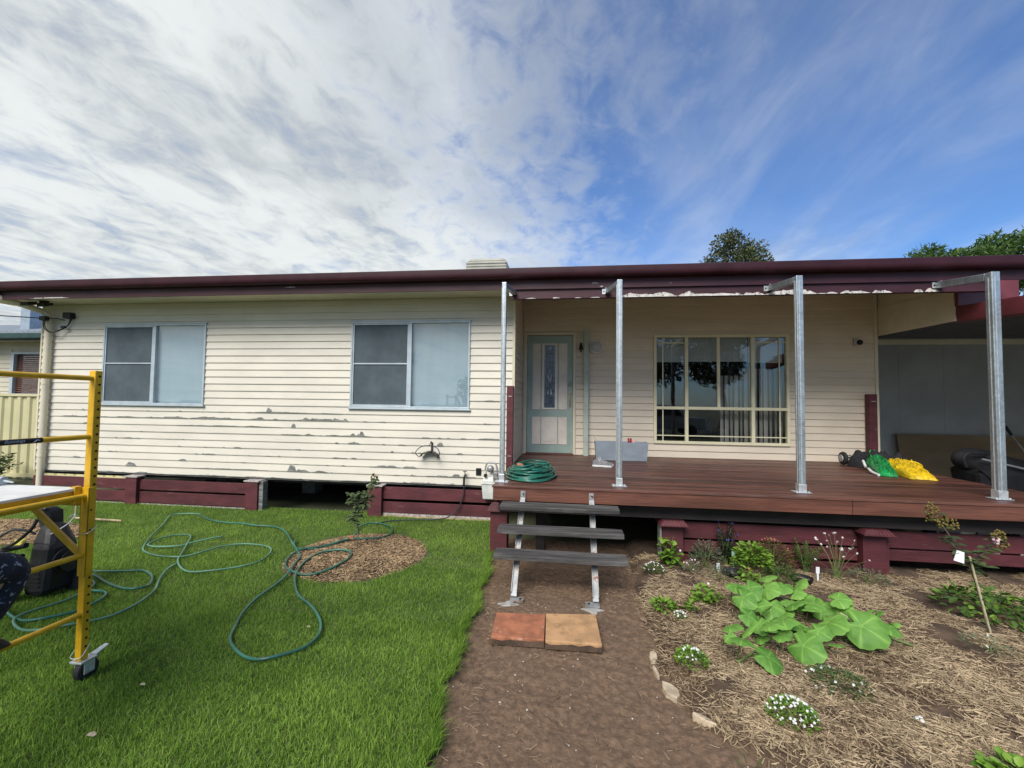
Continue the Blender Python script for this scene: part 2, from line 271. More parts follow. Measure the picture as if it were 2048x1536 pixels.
# ------------------------------------------------------------------ mesh helpers
def tag(o, label=None, cat=None, group=None, kind=None):
    if label: o['label'] = label
    if cat: o['category'] = cat
    if group: o['group'] = group
    if kind: o['kind'] = kind
    return o
def empty(name, loc=(0, 0, 0), label=None, cat=None, group=None):
    o = bpy.data.objects.new(name, None); COL.objects.link(o); o.location = loc; o.empty_display_size = .1
    return tag(o, label, cat, group)
def wloc(p):
    v = Vector((0, 0, 0))
    while p is not None: v = v + p.location; p = p.parent
    return v
def link(o, parent=None, world=True):
    COL.objects.link(o)
    if parent is not None:
        o.parent = parent
        if world: o.location = -wloc(parent)           # the mesh is written in world coordinates
    return o
class MB:
    def __init__(s): s.v = []; s.f = []
    def add(s, vs, fs):
        b = len(s.v); s.v += [tuple(q) for q in vs]; s.f += [tuple(i+b for i in f) for f in fs]; return s
    def box(s, x0, x1, y0, y1, z0, z1):
        return s.add([(x0, y0, z0), (x1, y0, z0), (x1, y1, z0), (x0, y1, z0), (x0, y0, z1), (x1, y0, z1), (x1, y1, z1), (x0, y1, z1)],
                     [(0, 3, 2, 1), (4, 5, 6, 7), (0, 1, 5, 4), (1, 2, 6, 5), (2, 3, 7, 6), (3, 0, 4, 7)])
    def frustum(s, c0, sx0, sy0, c1, sx1, sy1):
        vs = []
        for c, sx, sy in ((c0, sx0, sy0), (c1, sx1, sy1)):
            vs += [(c[0]-sx, c[1]-sy, c[2]), (c[0]+sx, c[1]-sy, c[2]), (c[0]+sx, c[1]+sy, c[2]), (c[0]-sx, c[1]+sy, c[2])]
        return s.add(vs, [(0, 3, 2, 1), (4, 5, 6, 7), (0, 1, 5, 4), (1, 2, 6, 5), (2, 3, 7, 6), (3, 0, 4, 7)])
    def bar(s, p, q, w, h, up=(0, 0, 1)):
        p, q = Vector(p), Vector(q); d = (q-p).normalized(); u = Vector(up); sd = d.cross(u)
        if sd.length < 1e-4: sd = d.cross(Vector((1, 0, 0)))
        sd.normalize(); u = sd.cross(d); vs = []
        for e in (p, q):
            for a, b in ((-1, -1), (1, -1), (1, 1), (-1, 1)): vs.append(e + sd*(a*w/2) + u*(b*h/2))
        return s.add(vs, [(0, 3, 2, 1), (4, 5, 6, 7), (0, 1, 5, 4), (1, 2, 6, 5), (2, 3, 7, 6), (3, 0, 4, 7)])
    def tube(s, pts, r, n=8, caps=True, closed=False):
        pts = [Vector(p) for p in pts]; rs = r if isinstance(r, (list, tuple)) else [r]*len(pts)
        prev = None; rings = []
        for i, p in enumerate(pts):
            a = pts[max(0, i-1)]; b = pts[min(len(pts)-1, i+1)]; d = (b-a)
            d = d.normalized() if d.length > 1e-9 else Vector((0, 0, 1))
            if prev is None:
                u = d.orthogonal().normalized()
            else:
                u = prev - d*prev.dot(d); u = u.normalized() if u.length > 1e-6 else d.orthogonal().normalized()
            prev = u; w = d.cross(u)
            rings.append([p + (u*math.cos(2*math.pi*k/n) + w*math.sin(2*math.pi*k/n))*rs[i] for k in range(n)])
        vs = [q for rg in rings for q in rg]; fs = []
        for i in range(len(pts)-1):
            for k in range(n):
                a = i*n+k; b = i*n+(k+1) % n; fs.append((a, b, b+n, a+n))
        if caps: fs.append(tuple(range(n-1, -1, -1))); fs.append(tuple(range(len(vs)-n, len(vs))))
        return s.add(vs, fs)
    def lathe(s, c, prof, n=16, axis='z'):
        vs = []; fs = []
        for r, h in prof:
            for k in range(n):
                a = 2*math.pi*k/n; x, y = r*math.cos(a), r*math.sin(a)
                vs.append({'z': (c[0]+x, c[1]+y, c[2]+h), 'y': (c[0]+x, c[1]+h, c[2]+y), 'x': (c[0]+h, c[1]+x, c[2]+y)}[axis])
        for i in range(len(prof)-1):
            for k in range(n):
                a = i*n+k; b = i*n+(k+1) % n; fs.append((a, b, b+n, a+n))
        fs.append(tuple(range(n))); fs.append(tuple(range(len(vs)-n, len(vs))))
        return s.add(vs, fs)
    def extrude_x(s, prof, x0, x1):          # closed profile of (y,z)
        n = len(prof); vs = [(x0, y, z) for y, z in prof] + [(x1, y, z) for y, z in prof]
        fs = [(i, (i+1) % n, n+(i+1) % n, n+i) for i in range(n)] + [tuple(range(n-1, -1, -1)), tuple(range(n, 2*n))]
        return s.add(vs, fs)
    def prism(s, poly, z0, z1):
        n = len(poly); vs = [(x, y, z0) for x, y in poly] + [(x, y, z1) for x, y in poly]
        fs = [(i, (i+1) % n, n+(i+1) % n, n+i) for i in range(n)] + [tuple(range(n-1, -1, -1)), tuple(range(n, 2*n))]
        return s.add(vs, fs)
    def mesh(s, name):
        m = bpy.data.meshes.new(name); m.from_pydata(s.v, [], s.f); m.update()
        bm = bmesh.new(); bm.from_mesh(m); bmesh.ops.recalc_face_normals(bm, faces=bm.faces); bm.to_mesh(m); bm.free(); return m
    def obj(s, name, material, parent=None, smooth=False, bevel=0, world=True, sub=0):
        m = s.mesh(name); m.materials.append(MATS[material]); o = bpy.data.objects.new(name, m); link(o, parent, world)
        if smooth: m.shade_smooth()
        if bevel:
            b = o.modifiers.new('bevel', 'BEVEL'); b.width = bevel; b.segments = 2; b.limit_method = 'ANGLE'
        if sub:
            b = o.modifiers.new('sub', 'SUBSURF'); b.levels = sub; b.render_levels = sub
        return o
def smooth_by_angle(o, deg=40):
    o.data.shade_smooth()
    try: o.data.set_sharp_from_angle(angle=R(deg))
    except Exception: pass
    return o
def catmull(pts, n=6, closed=False):
    P = [np.array(p, float) for p in pts]; out = []
    k = len(P)
    for i in range(k if closed else k-1):
        a = P[(i-1) % k] if closed or i > 0 else P[i]; b = P[i]; c = P[(i+1) % k]; d = P[(i+2) % k] if closed or i+2 < k else c
        for j in range(n):
            t = j/n
            out.append(.5*((2*b) + (c-a)*t + (2*a-5*b+4*c-d)*t*t + (3*b-a-3*c+d)*t**3))
    out.append(P[0] if closed else P[-1]); return out
def array_mesh(name, verts, faces, tint=None, material=None, parent=None, world=True, smooth=False):
    """verts (n,3), faces list of (m,k) integer arrays"""
    m = bpy.data.meshes.new(name); verts = np.ascontiguousarray(verts, np.float32)
    m.vertices.add(len(verts)); m.vertices.foreach_set('co', verts.ravel())
    idx = np.concatenate([f.ravel() for f in faces]).astype(np.int32); tot = np.concatenate([np.full(len(f), f.shape[1]) for f in faces]).astype(np.int32)
    st = np.concatenate([[0], np.cumsum(tot)[:-1]]).astype(np.int32)
    m.loops.add(len(idx)); m.loops.foreach_set('vertex_index', idx)
    m.polygons.add(len(tot)); m.polygons.foreach_set('loop_start', st); m.polygons.foreach_set('loop_total', tot)
    m.update(calc_edges=True)
    if tint is not None:
        a = m.attributes.new('tint', 'FLOAT', 'POINT'); a.data.foreach_set('value', np.ascontiguousarray(tint, np.float32))
    if smooth: m.shade_smooth()
    if material: m.materials.append(MATS[material])
    o = bpy.data.objects.new(name, m); link(o, parent, world); return o
def unit(a): return a/np.maximum(np.linalg.norm(a, axis=1, keepdims=True), 1e-9)
def leaf_quads(cen, dirs, nrm, ln, wd, fold=.25):
    """folded pointed leaves: base, left, tip, right -> two triangles each"""
    dirs = unit(dirs); side = unit(np.cross(dirs, nrm)); up = np.cross(side, dirs); ln = np.asarray(ln)[:, None]; wd = np.asarray(wd)[:, None]
    b = cen; t = cen + dirs*ln; mid = cen + dirs*ln*.5
    l = mid - side*wd*.5 + up*wd*fold; r = mid + side*wd*.5 + up*wd*fold
    n = len(cen); v = np.stack([b, l, t, r], 1).reshape(-1, 3); k = np.arange(n)[:, None]*4
    f = np.concatenate([k+np.array([[0, 2, 1]]), k+np.array([[0, 3, 2]])])
    return v, f
def leaves_obj(name, cen, dirs, nrm, ln, wd, tint, material, parent=None, fold=.25, world=True):
    if np.mean(wd)/np.mean(ln) > .5 and np.mean(ln) > .03:      # broad leaf: rounded, drooping tip, midrib fold
        d = unit(dirs); s = unit(np.cross(d, nrm)); u = np.cross(s, d); l = np.asarray(ln)[:, None]; w = np.asarray(wd)[:, None]; P = []
        for t, k, z in ((0, 0, 0), (.22, .36, .10), (.55, .5, .16), (.85, .30, .04)):
            if k == 0: P.append(cen); continue
            P += [cen+d*l*t-s*w*k+u*w*z, cen+d*l*t+u*w*(z-fold*.7), cen+d*l*t+s*w*k+u*w*z]
        P.append(cen+d*l-u*w*.14); n = len(cen); v = np.stack(P, 1).reshape(-1, 3); k = np.arange(n)[:, None]*11
        q = np.concatenate([k+np.array([a]) for a in ([1, 2, 5, 4], [2, 3, 6, 5], [4, 5, 8, 7], [5, 6, 9, 8])]); t3 = np.concatenate([k+np.array([a]) for a in ([0, 2, 1], [0, 3, 2], [7, 8, 10], [8, 9, 10])])
        tt = np.repeat(tint, 11).reshape(n, 11).copy(); tt[:, [2, 5, 8]] += .2
        return array_mesh(name, v, [q, t3], np.clip(tt, 0, 1).ravel(), material, parent, world, True)
    v, f = leaf_quads(cen, dirs, nrm, ln, wd, fold)
    return array_mesh(name, v, [f], np.repeat(tint, 4), material, parent, world)
def copy_tree(o, parent=None):
    c = o.copy(); COL.objects.link(c); c.parent = parent
    for ch in o.children: copy_tree(ch, c)
    return c
def interp(x, xs, ys): return float(np.interp(x, xs, ys))
def vnoise(x, y, s=1.0, z=0.0): return mnoise.fractal(Vector((x*s, y*s, z)), .6, 2.0, 4)

# ------------------------------------------------------------------ ground
LAWN_EDGE_Y = [1.0, 2.03, 2.29, 2.57, 3.05, 3.75, 4.2, 4.55, 5.2, 6.35]
LAWN_EDGE_X = [-.58, -.635, -.68, -.715, -.73, -.75, -.775, -.80, -.84, -1.02]
BED_Y = [1.2, 2.0, 2.25, 2.4, 2.6, 2.8, 3.24, 3.95, 5.2]
BED_X = [2.0, 1.18, .95, .80, .66, .57, .54, .55, .60]
def lawn_x(y): return interp(y, LAWN_EDGE_Y, LAWN_EDGE_X) + .022*math.sin(y*9.1) + .014*math.sin(y*23+1)
def bed_x(y): return interp(y, BED_Y, BED_X) + .02*math.sin(y*11+2)
RING_C, RING_R = (-2.26, 4.62), (.74, .76)
def in_ring(x, y, k=1.0): return ((x-RING_C[0])/(RING_R[0]*k))**2 + ((y-RING_C[1])/(RING_R[1]*k))**2
PATCH_C, PATCH_R = (-7.1, 4.62), (1.3, .52)
def in_patch(x, y): return ((x-PATCH_C[0])/PATCH_R[0])**2 + ((y-PATCH_C[1])/PATCH_R[1])**2
def bed_h(x, y):
    t = (x-bed_x(y))/.28; t = max(0, min(1, t)); t = t*t*(3-2*t)
    return -.075 + t*.115 + .028*vnoise(x, y, 2.2)*t + .010*vnoise(x, y, 9)*t
def path_h(x, y): return -.040 + .016*vnoise(x, y, 1.3, 3) + .006*vnoise(x, y, 6, 5) + .007*vnoise(x, y, 19, 9) + .0028*mnoise.noise(Vector((x*52, y*52, 2)))
def ground_parts():
    g = MB().add([(-300, -200, -.09), (300, -200, -.09), (300, 400, -.09), (-300, 400, -.09)], [(0, 1, 2, 3)]).obj('ground', 'far_ground'); tag(g, kind='structure')
    g['label'] = 'earth and grass stretching away around the block'
    poly = [(lawn_x(y), y) for y in np.linspace(-2, 6.4, 90)] + [(-15, 6.4), (-15, -2)]
    l = MB().prism(poly, -.085, 0).obj('lawn', 'lawn_soil'); tag(l, kind='structure')
    def grid(name, x0, x1, y0, y1, st, h, material):
        xs = np.arange(x0, x1+st, st); ys = np.arange(y0, y1+st, st)
        v = np.array([(x, y, h(x, y)) for y in ys for x in xs]); nx = len(xs); ny = len(ys)
        i = (np.arange(ny-1)[:, None]*nx + np.arange(nx-1)[None]).ravel()[:, None]
        o = array_mesh(name, v, [np.concatenate([i, i+1, i+nx+1, i+nx], 1)], None, material, smooth=True); tag(o, kind='structure'); return o
    grid('dirt_path', -1.0, 1.9, 1.4, 5.6, .013, path_h, 'dirt')
    grid('garden_bed', .35, 7.5, 1.0, 5.6, .05, bed_h, 'bed_soil')
ground_parts()

def blades(pts, z, hmin, hmax, wmin, wmax, lean=.45):
    n = len(pts); a = RNG.uniform(0, 2*np.pi, n); h = RNG.uniform(hmin, hmax, n); w = RNG.uniform(wmin, wmax, n)
    la = RNG.uniform(0, 2*np.pi, n); le = np.abs(RNG.normal(0, lean, n))*h
    sx = np.cos(a)*w/2; sy = np.sin(a)*w/2; zz = np.zeros(n)+z
    b = np.stack([pts[:, 0], pts[:, 1], zz], 1); s = np.stack([sx, sy, zz*0], 1); ld = np.stack([np.cos(la)*le, np.sin(la)*le, zz*0], 1); up = np.stack([zz*0, zz*0, h], 1)
    mid = b + up*.55 + ld*.35; tip = b + up*np.sqrt(np.clip(1-(le/np.maximum(h, 1e-6))**2*.35, .2, 1))[:, None] + ld
    v = np.stack([b-s, b+s, mid+s*.75, mid-s*.75, tip], 1).reshape(-1, 3); k = np.arange(n)[:, None]*5
    return v, k+np.array([[0, 1, 2, 3]]), k+np.array([[3, 2, 4]])
def lawn_grass():
    P = []
    for y0, y1, dens in ((1.2, 2.5, 19000), (2.5, 3.3, 15500), (3.3, 4.4, 10500), (4.4, 6.35, 6500)):
        xl, xr = -1.62*y1-.4, -.55; n = int((xr-xl)*(y1-y0)*dens)
        p = np.stack([RNG.uniform(xl, xr, n), RNG.uniform(y0, y1, n)], 1); P.append(p)
    p = np.concatenate(P); ex = np.interp(p[:, 1], LAWN_EDGE_Y, LAWN_EDGE_X) + .022*np.sin(p[:, 1]*9.1) + .014*np.sin(p[:, 1]*23+1)
    jit = RNG.normal(0, .018, len(p)); ang = np.arctan2(p[:, 1]-RING_C[1], p[:, 0]-RING_C[0])
    rj = 1 + .05*np.sin(ang*5+1) + .03*np.sin(ang*11) + RNG.normal(0, .02, len(p))
    keep = (p[:, 0] < ex+jit) & (((p[:, 0]-RING_C[0])/RING_R[0])**2 + ((p[:, 1]-RING_C[1])/RING_R[1])**2 > rj**2)
    keep &= ((p[:, 0]-PATCH_C[0])/PATCH_R[0])**2 + ((p[:, 1]-PATCH_C[1])/PATCH_R[1])**2 > 1+RNG.normal(0, .05, len(p))
    p = p[keep]
    # clumpy heights
    cl = .5+.5*np.sin(p[:, 0]*3.1+1.3*np.sin(p[:, 1]*2.3))*np.sin(p[:, 1]*4.2+p[:, 0]*1.1)
    v, q, t = blades(p, -.005, .020, .046, .0026, .0050, .75)
    n = len(p); hs = (.82+.42*cl)*RNG.uniform(.8, 1.2, n); vz = v.reshape(n, 5, 3); vz[:, :, 2] *= hs[:, None]
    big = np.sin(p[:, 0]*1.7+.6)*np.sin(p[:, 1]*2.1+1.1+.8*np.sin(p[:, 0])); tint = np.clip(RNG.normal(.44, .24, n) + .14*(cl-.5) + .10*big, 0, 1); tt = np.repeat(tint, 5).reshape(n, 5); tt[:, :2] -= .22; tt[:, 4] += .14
    dry = RNG.random(n) < .04+.10*np.clip(np.sin(p[:, 0]*2.9+2)*np.sin(p[:, 1]*3.7+.4)-.45, 0, 1); tt[dry] += .5
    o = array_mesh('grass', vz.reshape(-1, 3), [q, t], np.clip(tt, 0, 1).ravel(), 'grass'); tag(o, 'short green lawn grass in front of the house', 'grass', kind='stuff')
    # longer overhanging edge blades along the dirt path
    y = RNG.uniform(1.3, 6.1, 5200); x = np.array([lawn_x(a) for a in y]) + RNG.normal(-.012, .016, len(y))
    v, q, t = blades(np.stack([x, y], 1), -.02, .05, .10, .0028, .0046, .6); n = len(y)
    vv = v.reshape(n, 5, 3); vv[:, 4, 0] += RNG.uniform(.0, .05, n); vv[:, 2:4, 0] += RNG.uniform(0, .02, n)[:, None]
    o = array_mesh('edge_grass', vv.reshape(-1, 3), [q, t], np.repeat(np.clip(RNG.normal(.4, .25, n), 0, 1), 5), 'grass'); tag(o, 'longer grass fringe hanging over the lawn edge beside the dirt path', 'grass', kind='stuff')
lawn_grass()

def straws(n, sample, zf, lmin, lmax, wmin, wmax, tilt=.14, flow=None):
    P = []
    while len(P) < n:
        x, y = sample()
        P.append((x, y, zf(x, y)))
    p = np.array(P); a = RNG.uniform(0, np.pi, n) if flow is None else RNG.normal(flow, .75, n)
    L = RNG.uniform(lmin, lmax, n)*RNG.uniform(.5, 1, n); w = RNG.uniform(wmin, wmax, n); tl = RNG.normal(0, tilt, n)
    d = np.stack([np.cos(a)*np.cos(tl), np.sin(a)*np.cos(tl), np.sin(tl)], 1); s = np.stack([-np.sin(a), np.cos(a), a*0], 1); u = np.cross(d, s)*-1
    u = np.where(u[:, 2:3] < 0, -u, u)
    bend = s*(RNG.normal(0, .07, n)*L)[:, None]
    c = p + np.stack([a*0, a*0, RNG.uniform(.0, .016, n)], 1)
    A = c - d*L[:, None]/2; B = c + bend; C = c + d*L[:, None]/2
    vs = []
    for q in (A, B, C):
        vs += [q - s*w[:, None]/2, q + u*w[:, None]*.55, q + s*w[:, None]/2]
    v = np.stack(vs, 1).reshape(-1, 3); k = np.arange(n)[:, None]*9
    f = [k+np.array([[i, i+1, i+4, i+3]]) for i in (0, 1, 3, 4)]
    return v, f, np.repeat(np.clip(RNG.beta(1.0, 1.35, n), 0, 1), 9)
def straw_mulch():
    def samp():
        while True:
            y = random.uniform(1.6, 5.0)**1.0; x = random.uniform(.5, 5.2)
            if x > .98*y+.6: continue
            e = bed_x(y)
            if x < e + random.uniform(-.03, .22): continue
            # keep denser near the camera
            if random.random() > (1.0 if y < 3 else .8): continue
            if vnoise(x, y, 1.7, 4) + .55 + (.0 if y < 3.6 else -.18) < random.random()*.5: continue
            return x, y
    v, f, t = straws(50000, samp, lambda x, y: bed_h(x, y), .035, .15, .0026, .0056, .16)
    tag(array_mesh('straw_mulch', v, f, t, 'straw'), 'pale straw mulch covering the garden bed', 'mulch', kind='stuff')
    def samp2():
        while True:
            x, y = random.uniform(-.75, 1.1), random.uniform(1.5, 5.2)
            if x < lawn_x(y)+.02 or x > bed_x(y)+.15: continue
            if random.random() > (.9 if (y > 3.75 and y < 4.7) else .25 + .6*(abs(x-lawn_x(y)) < .3)): continue
            return x, y
    v, f, t = straws(1500, samp2, path_h, .015, .07, .0015, .0035, .1)
    tag(array_mesh('straw_litter', v, f, t*.8, 'straw'), 'scattered straw bits lying on the bare dirt path', 'straw', kind='stuff')
    def samp3():
        while True:
            x, y = RING_C[0]+random.uniform(-.8, .8), RING_C[1]+random.uniform(-.8, .8)
            if in_ring(x, y, .99) < 1: return x, y
    ring = []
    n = 48
    for k in range(n):
        a = 2*math.pi*k/n; w = 1+.05*math.sin(a*5+1)+.03*math.sin(a*11)
        ring.append((RING_C[0]+RING_R[0]*w*math.cos(a), RING_C[1]+RING_R[1]*w*math.sin(a)))
    e = empty('mulch_ring', (*RING_C, 0), 'round brown woodchip mulch ring around the sapling on the lawn', 'mulch')
    vs = [(x, y, -.01) for x, y in ring] + [(RING_C[0]+(x-RING_C[0])*.8, RING_C[1]+(y-RING_C[1])*.8, .018) for x, y in ring] + [(RING_C[0], RING_C[1], .022)]
    fs = [(i, (i+1) % n, n+(i+1) % n, n+i) for i in range(n)] + [(n+i, n+(i+1) % n, 2*n) for i in range(n)]
    MB().add(vs, fs).obj('mulch_base', 'bed_soil', e, smooth=True)
    def zr(x, y): return -.01 + .03*min(1, max(0, (1-math.sqrt(in_ring(x, y)))/.2))
    v, f, t = straws(9000, samp3, zr, .02, .07, .004, .010, .18)
    tag(array_mesh('wood_chips', v, f, t, 'mulch_chip', e), kind='stuff')
    def samp4():
        while True:
            x, y = PATCH_C[0]+random.uniform(-1.3, 1.3), PATCH_C[1]+random.uniform(-.55, .55)
            if in_patch(x, y) < 1: return x, y
    e = empty('mulch_strip', (*PATCH_C, 0), 'long woodchip mulch patch on the lawn behind the yellow scaffold', 'mulch')
    MB().prism([(PATCH_C[0]+PATCH_R[0]*math.cos(2*math.pi*k/32), PATCH_C[1]+PATCH_R[1]*math.sin(2*math.pi*k/32)) for k in range(32)], -.03, .008).obj('mulch_base', 'bed_soil', e)
    v, f, t = straws(6000, samp4, lambda x, y: .01, .03, .08, .005, .012, .18)
    tag(array_mesh('wood_chips', v, f, t, 'mulch_chip', e), kind='stuff')
straw_mulch()
def pebbles():
    m = MB()
    for i in range(75):
        y = random.uniform(1.7, 4.2); x = random.uniform(lawn_x(y)+.05, bed_x(y)-.02); r = random.uniform(.0025, .007)*(1.6 if random.random() < .1 else 1); z = path_h(x, y)
        m.lathe((x, y, z-r*.2), [(r*.5, -r*.3), (r, .1*r), (r*.7, r*.6), (r*.2, r*.75)], 6)
    tag(m.obj('pebbles', 'pebble', smooth=True), 'tiny pale pebbles strewn over the dirt path', 'pebbles', kind='stuff')
    m = MB()
    for i in range(1100):
        y = random.uniform(1.7, 4.6); x = random.uniform(lawn_x(y)+.02, bed_x(y)+.12); r = random.uniform(.003, .008)*(1.9 if random.random() < .07 else 1); z = path_h(x, y)
        m.lathe((x, y, z-r*.3), [(r*.6, -r*.2), (r, .15*r), (r*.65, r*.55), (r*.2, r*.7)], 6)
    tag(m.obj('dirt_clods', 'dirt', smooth=True), 'small crumbs of brown soil on the dirt path', 'soil', kind='stuff')
pebbles()
def edging():
    spots = [((.60, 3.15), .10, .028, 80, 'pale stone tile on its edge nearest the tan paver at the bed border'), ((.585, 2.98), .09, .014, 95, 'thin pale stick of stone along the bed border'),
             ((.635, 2.80), .095, .045, 115, 'broad pale broken stone at the curve of the bed border'), ((.76, 2.57), .085, .018, -38, 'low brown stone chip on the bed border below the broad stone')]
    for i, ((x, y), l, w, a, lb) in enumerate(spots):
        m = MB(); a = R(a); n = 7; pts = []
        for k in range(n):
            t = 2*math.pi*k/n; rx = l*random.uniform(.75, 1.1)/1.2; ry = w*random.uniform(.75, 1.15)
            pts.append((x+rx*math.cos(t)*math.cos(a)-ry*math.sin(t)*math.sin(a), y+rx*math.cos(t)*math.sin(a)+ry*math.sin(t)*math.cos(a)))
        o = m.prism(pts, -.075, -.022+.012*i/3).obj('edging_stone', 'pale_stone', bevel=.004)
        tag(o, lb, 'stone', 'stones edging the garden bed')
edging()

# ------------------------------------------------------------------ house
YL, YB, ZD, PITCH = 6.3, 7.6, .81, .112
XL0, XL1, XR = -8.83, -.77, 4.90
house = empty('house', (-2, 8, 0), 'cream weatherboard house with maroon gutter, peeling paint and recessed porch', 'house')
def board_prof(row_z, za, zb, y):     # lapped board cut to za..zb; y = wall plane, outward is -y
    fy = lambda z: y - .022 + .015*(z-row_z)/PITCH
    if za <= row_z+.001:
        return [(fy(za)+.006, za-.004), (fy(za)-.001, za+.001), (fy(za+.012)-.002, za+.012), (fy(zb), zb), (y-.001, zb), (y-.001, za-.004)]
    return [(fy(za), za), (fy(zb), zb), (y-.001, zb), (y-.001, za)]
def clad(parent, y, x0, x1, z0, z1, holes, swap=None, mt='cream_board'):
    """weatherboards row by row around the openings; swap maps an x-run onto another plane"""
    i = 0
    while z0 + i*PITCH < z1-.02:
        a = z0 + i*PITCH; b = min(a+PITCH+.010, z1); segs = [(x0, x1, a, b)]
        for hx0, hx1, hz0, hz1 in holes:
            ns = []
            for s0, s1, sa, sb in segs:
                if hx1 <= s0 or hx0 >= s1 or hz1 <= sa+.004 or hz0 >= sb-.012: ns.append((s0, s1, sa, sb)); continue
                if hx0 > s0+.005: ns.append((s0, hx0, sa, sb))
                if hx1 < s1-.005: ns.append((hx1, s1, sa, sb))
                if hz0 > sa+.01: ns.append((max(s0, hx0), min(s1, hx1), sa, hz0))
                if hz1 < sb-.01: ns.append((max(s0, hx0), min(s1, hx1), hz1, sb))
            segs = ns
        for s0, s1, sa, sb in segs:
            m = MB().extrude_x(board_prof(a, sa, sb, y + random.uniform(-.0012, .0012)), s0+.0008, s1-.0008)
            if swap: m.v = [swap(*q) for q in m.v]
            m.obj('weatherboard', mt, parent)
        i += 1
W1 = (-7.615, -5.745, 1.59, 2.90); W2 = (-3.28, -1.42, 1.59, 2.90)
DOOR = (-.775, .155, .80, 2.935); W3 = (1.455, 3.59, 1.045, 2.87)
def shell():
    def wall_with_holes(name, x0, x1, y0, y1, z0, z1, holes):
        m = MB(); xs = x0
        for hx0, hx1, hz0, hz1 in sorted(holes):
            m.box(xs, hx0, y0, y1, z0, z1)
            if hz0 > z0+.01: m.box(hx0, hx1, y0, y1, z0, hz0)
            m.box(hx0, hx1, y0, y1, hz1, z1); xs = hx1
        m.box(xs, x1, y0, y1, z0, z1); return m.obj(name, 'cream_soffit', house)
    fw = wall_with_holes('front_wall', XL0+.02, XL1-.02, YL, YL+.09, .485, 3.25, [W1, W2])
    clad(fw, YL, XL0+.012, XL1-.012, .48, 3.245, [W1, W2])
    pw = wall_with_holes('porch_wall', XL1, XR-.02, YB, YB+.09, .70, 3.56, [(DOOR[0]+.06, DOOR[1]-.05, .7, DOOR[3]-.05), W3])
    clad(pw, YB, XL1+.03, XR-.03, .815, 3.55, [DOOR, W3], mt='porch_board')
    rw = MB().box(XL1-.10, XL1-.011, YL+.095, YB+.09, .485, 3.5).obj('return_wall', 'cream_soffit', house)
    clad(rw, 0, YL+.005, YB-.03, .815, 3.48, [], swap=lambda x, y, z: (XL1-.010-y-.001, x, z), mt='porch_board')
    MB().box(XL0+.0, XL0+.08, YL+.09, 15.8, .485, 3.3).obj('end_wall', 'cream_soffit', house)
    MB().box(XR-.08, XR, YB+.09, 15.8, .2, 3.6).obj('end_wall', 'cream_soffit', house)
    MB().box(XL0, XR, 15.8, 15.9, .485, 3.3).obj('rear_wall', 'cream_soffit', house)
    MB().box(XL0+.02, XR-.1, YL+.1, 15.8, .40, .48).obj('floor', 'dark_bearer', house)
    # corner trims
    MB().box(XL0-.012, XL0+.016, YL-.028, YL+.03, .47, 3.25).obj('corner_trim', 'cream_trim', house)
    MB().box(XL1-.020, XL1+.018, YL-.030, YL+.006, .48, 3.25).obj('corner_trim', 'cream_trim', house)
    MB().box(XL1+.012, XL1+.034, YB-.030, YB, .815, 3.5).obj('corner_trim', 'cream_trim', house)
    MB().box(XR-.034, XR+.012, YB-.032, YB+.05, .60, 3.56).obj('corner_trim', 'cream_trim', house)
    # weather strip under the lowest board
    MB().box(XL0, XL1, YL-.004, YL+.08, .455, .484).obj('bottom_plate', 'bare_wood', house)
    # eaves
    MB().box(-9.45, XL1+.02, 5.745, YL+.0, 3.25, 3.262).obj('soffit', 'cream_soffit', house)
    MB().extrude_x([(5.80, 3.31), (5.80, 3.33), (YB+.02, 3.58), (YB+.02, 3.56)], XL1+.02, 5.0).obj('porch_ceiling', 'cream_soffit', house)
    MB().box(-9.45, 5.32, 5.722, 5.745, 3.21, 3.45).obj('fascia', 'maroon_fascia', house)
    g = []
    for k in range(7):      # rounded gutter front
        a = R(90 - 15*k); g.append((5.66-.055*math.cos(R(15*k-0))-.0, 3.38-.062*math.sin(R(15*k))))
    prof = [(5.615, 3.468), (5.603, 3.462), (5.600, 3.40), (5.604, 3.37), (5.617, 3.345), (5.64, 3.333), (5.72, 3.333), (5.72, 3.44), (5.714, 3.44), (5.714, 3.339), (5.643, 3.339), (5.623, 3.349), (5.611, 3.372), (5.607, 3.40), (5.610, 3.458)]
    smooth_by_angle(MB().extrude_x(prof, -9.5, 5.36).obj('gutter', 'maroon_gutter', house), 50)
    beam = MB().box(-.745, 4.99, 5.752, 5.82, 3.085, 3.245).obj('porch_beam', 'maroon_fascia', house, bevel=.004)
    MB().box(-.745, 4.99, 5.742, 5.751, 3.205, 3.2095).obj('beam_strip', 'maroon_gutter', house)
    # peeled paint along the beam bottom and a few scars on the fascia
    def scar(parent, x0, x1, z0, h, y, n, seed, material='primer_white'):
        rr = random.Random(seed); top = []; bot = []; n = max(n, int((x1-x0)/.012)); lv = .7
        for k in range(n+1):
            x = x0+(x1-x0)*k/n; e = min(1, 5*k/n+.05, 5*(n-k)/n+.05)
            if rr.random() < .33: lv = min(1, max(.35, lv+rr.uniform(-.35, .35)))
            w = .5+.5*mnoise.noise(Vector((x*9, seed*.37, 1))); tz = h*min(1, e)*lv*(.55+.45*w)
            top.append((x, y, z0+max(.004, tz))); bot.append((x, y, z0+(.3*tz*rr.random() if w < .35 else 0)))
        vs = top+bot; fs = [(k, k+1, n+2+k, n+1+k) for k in range(n)]
        vs2 = [(a, b+.003, c) for a, b, c in vs]; m = MB().add(vs+vs2, fs + [tuple(i+len(vs) for i in f) for f in fs])
        m.obj('peeled_paint', material, parent)
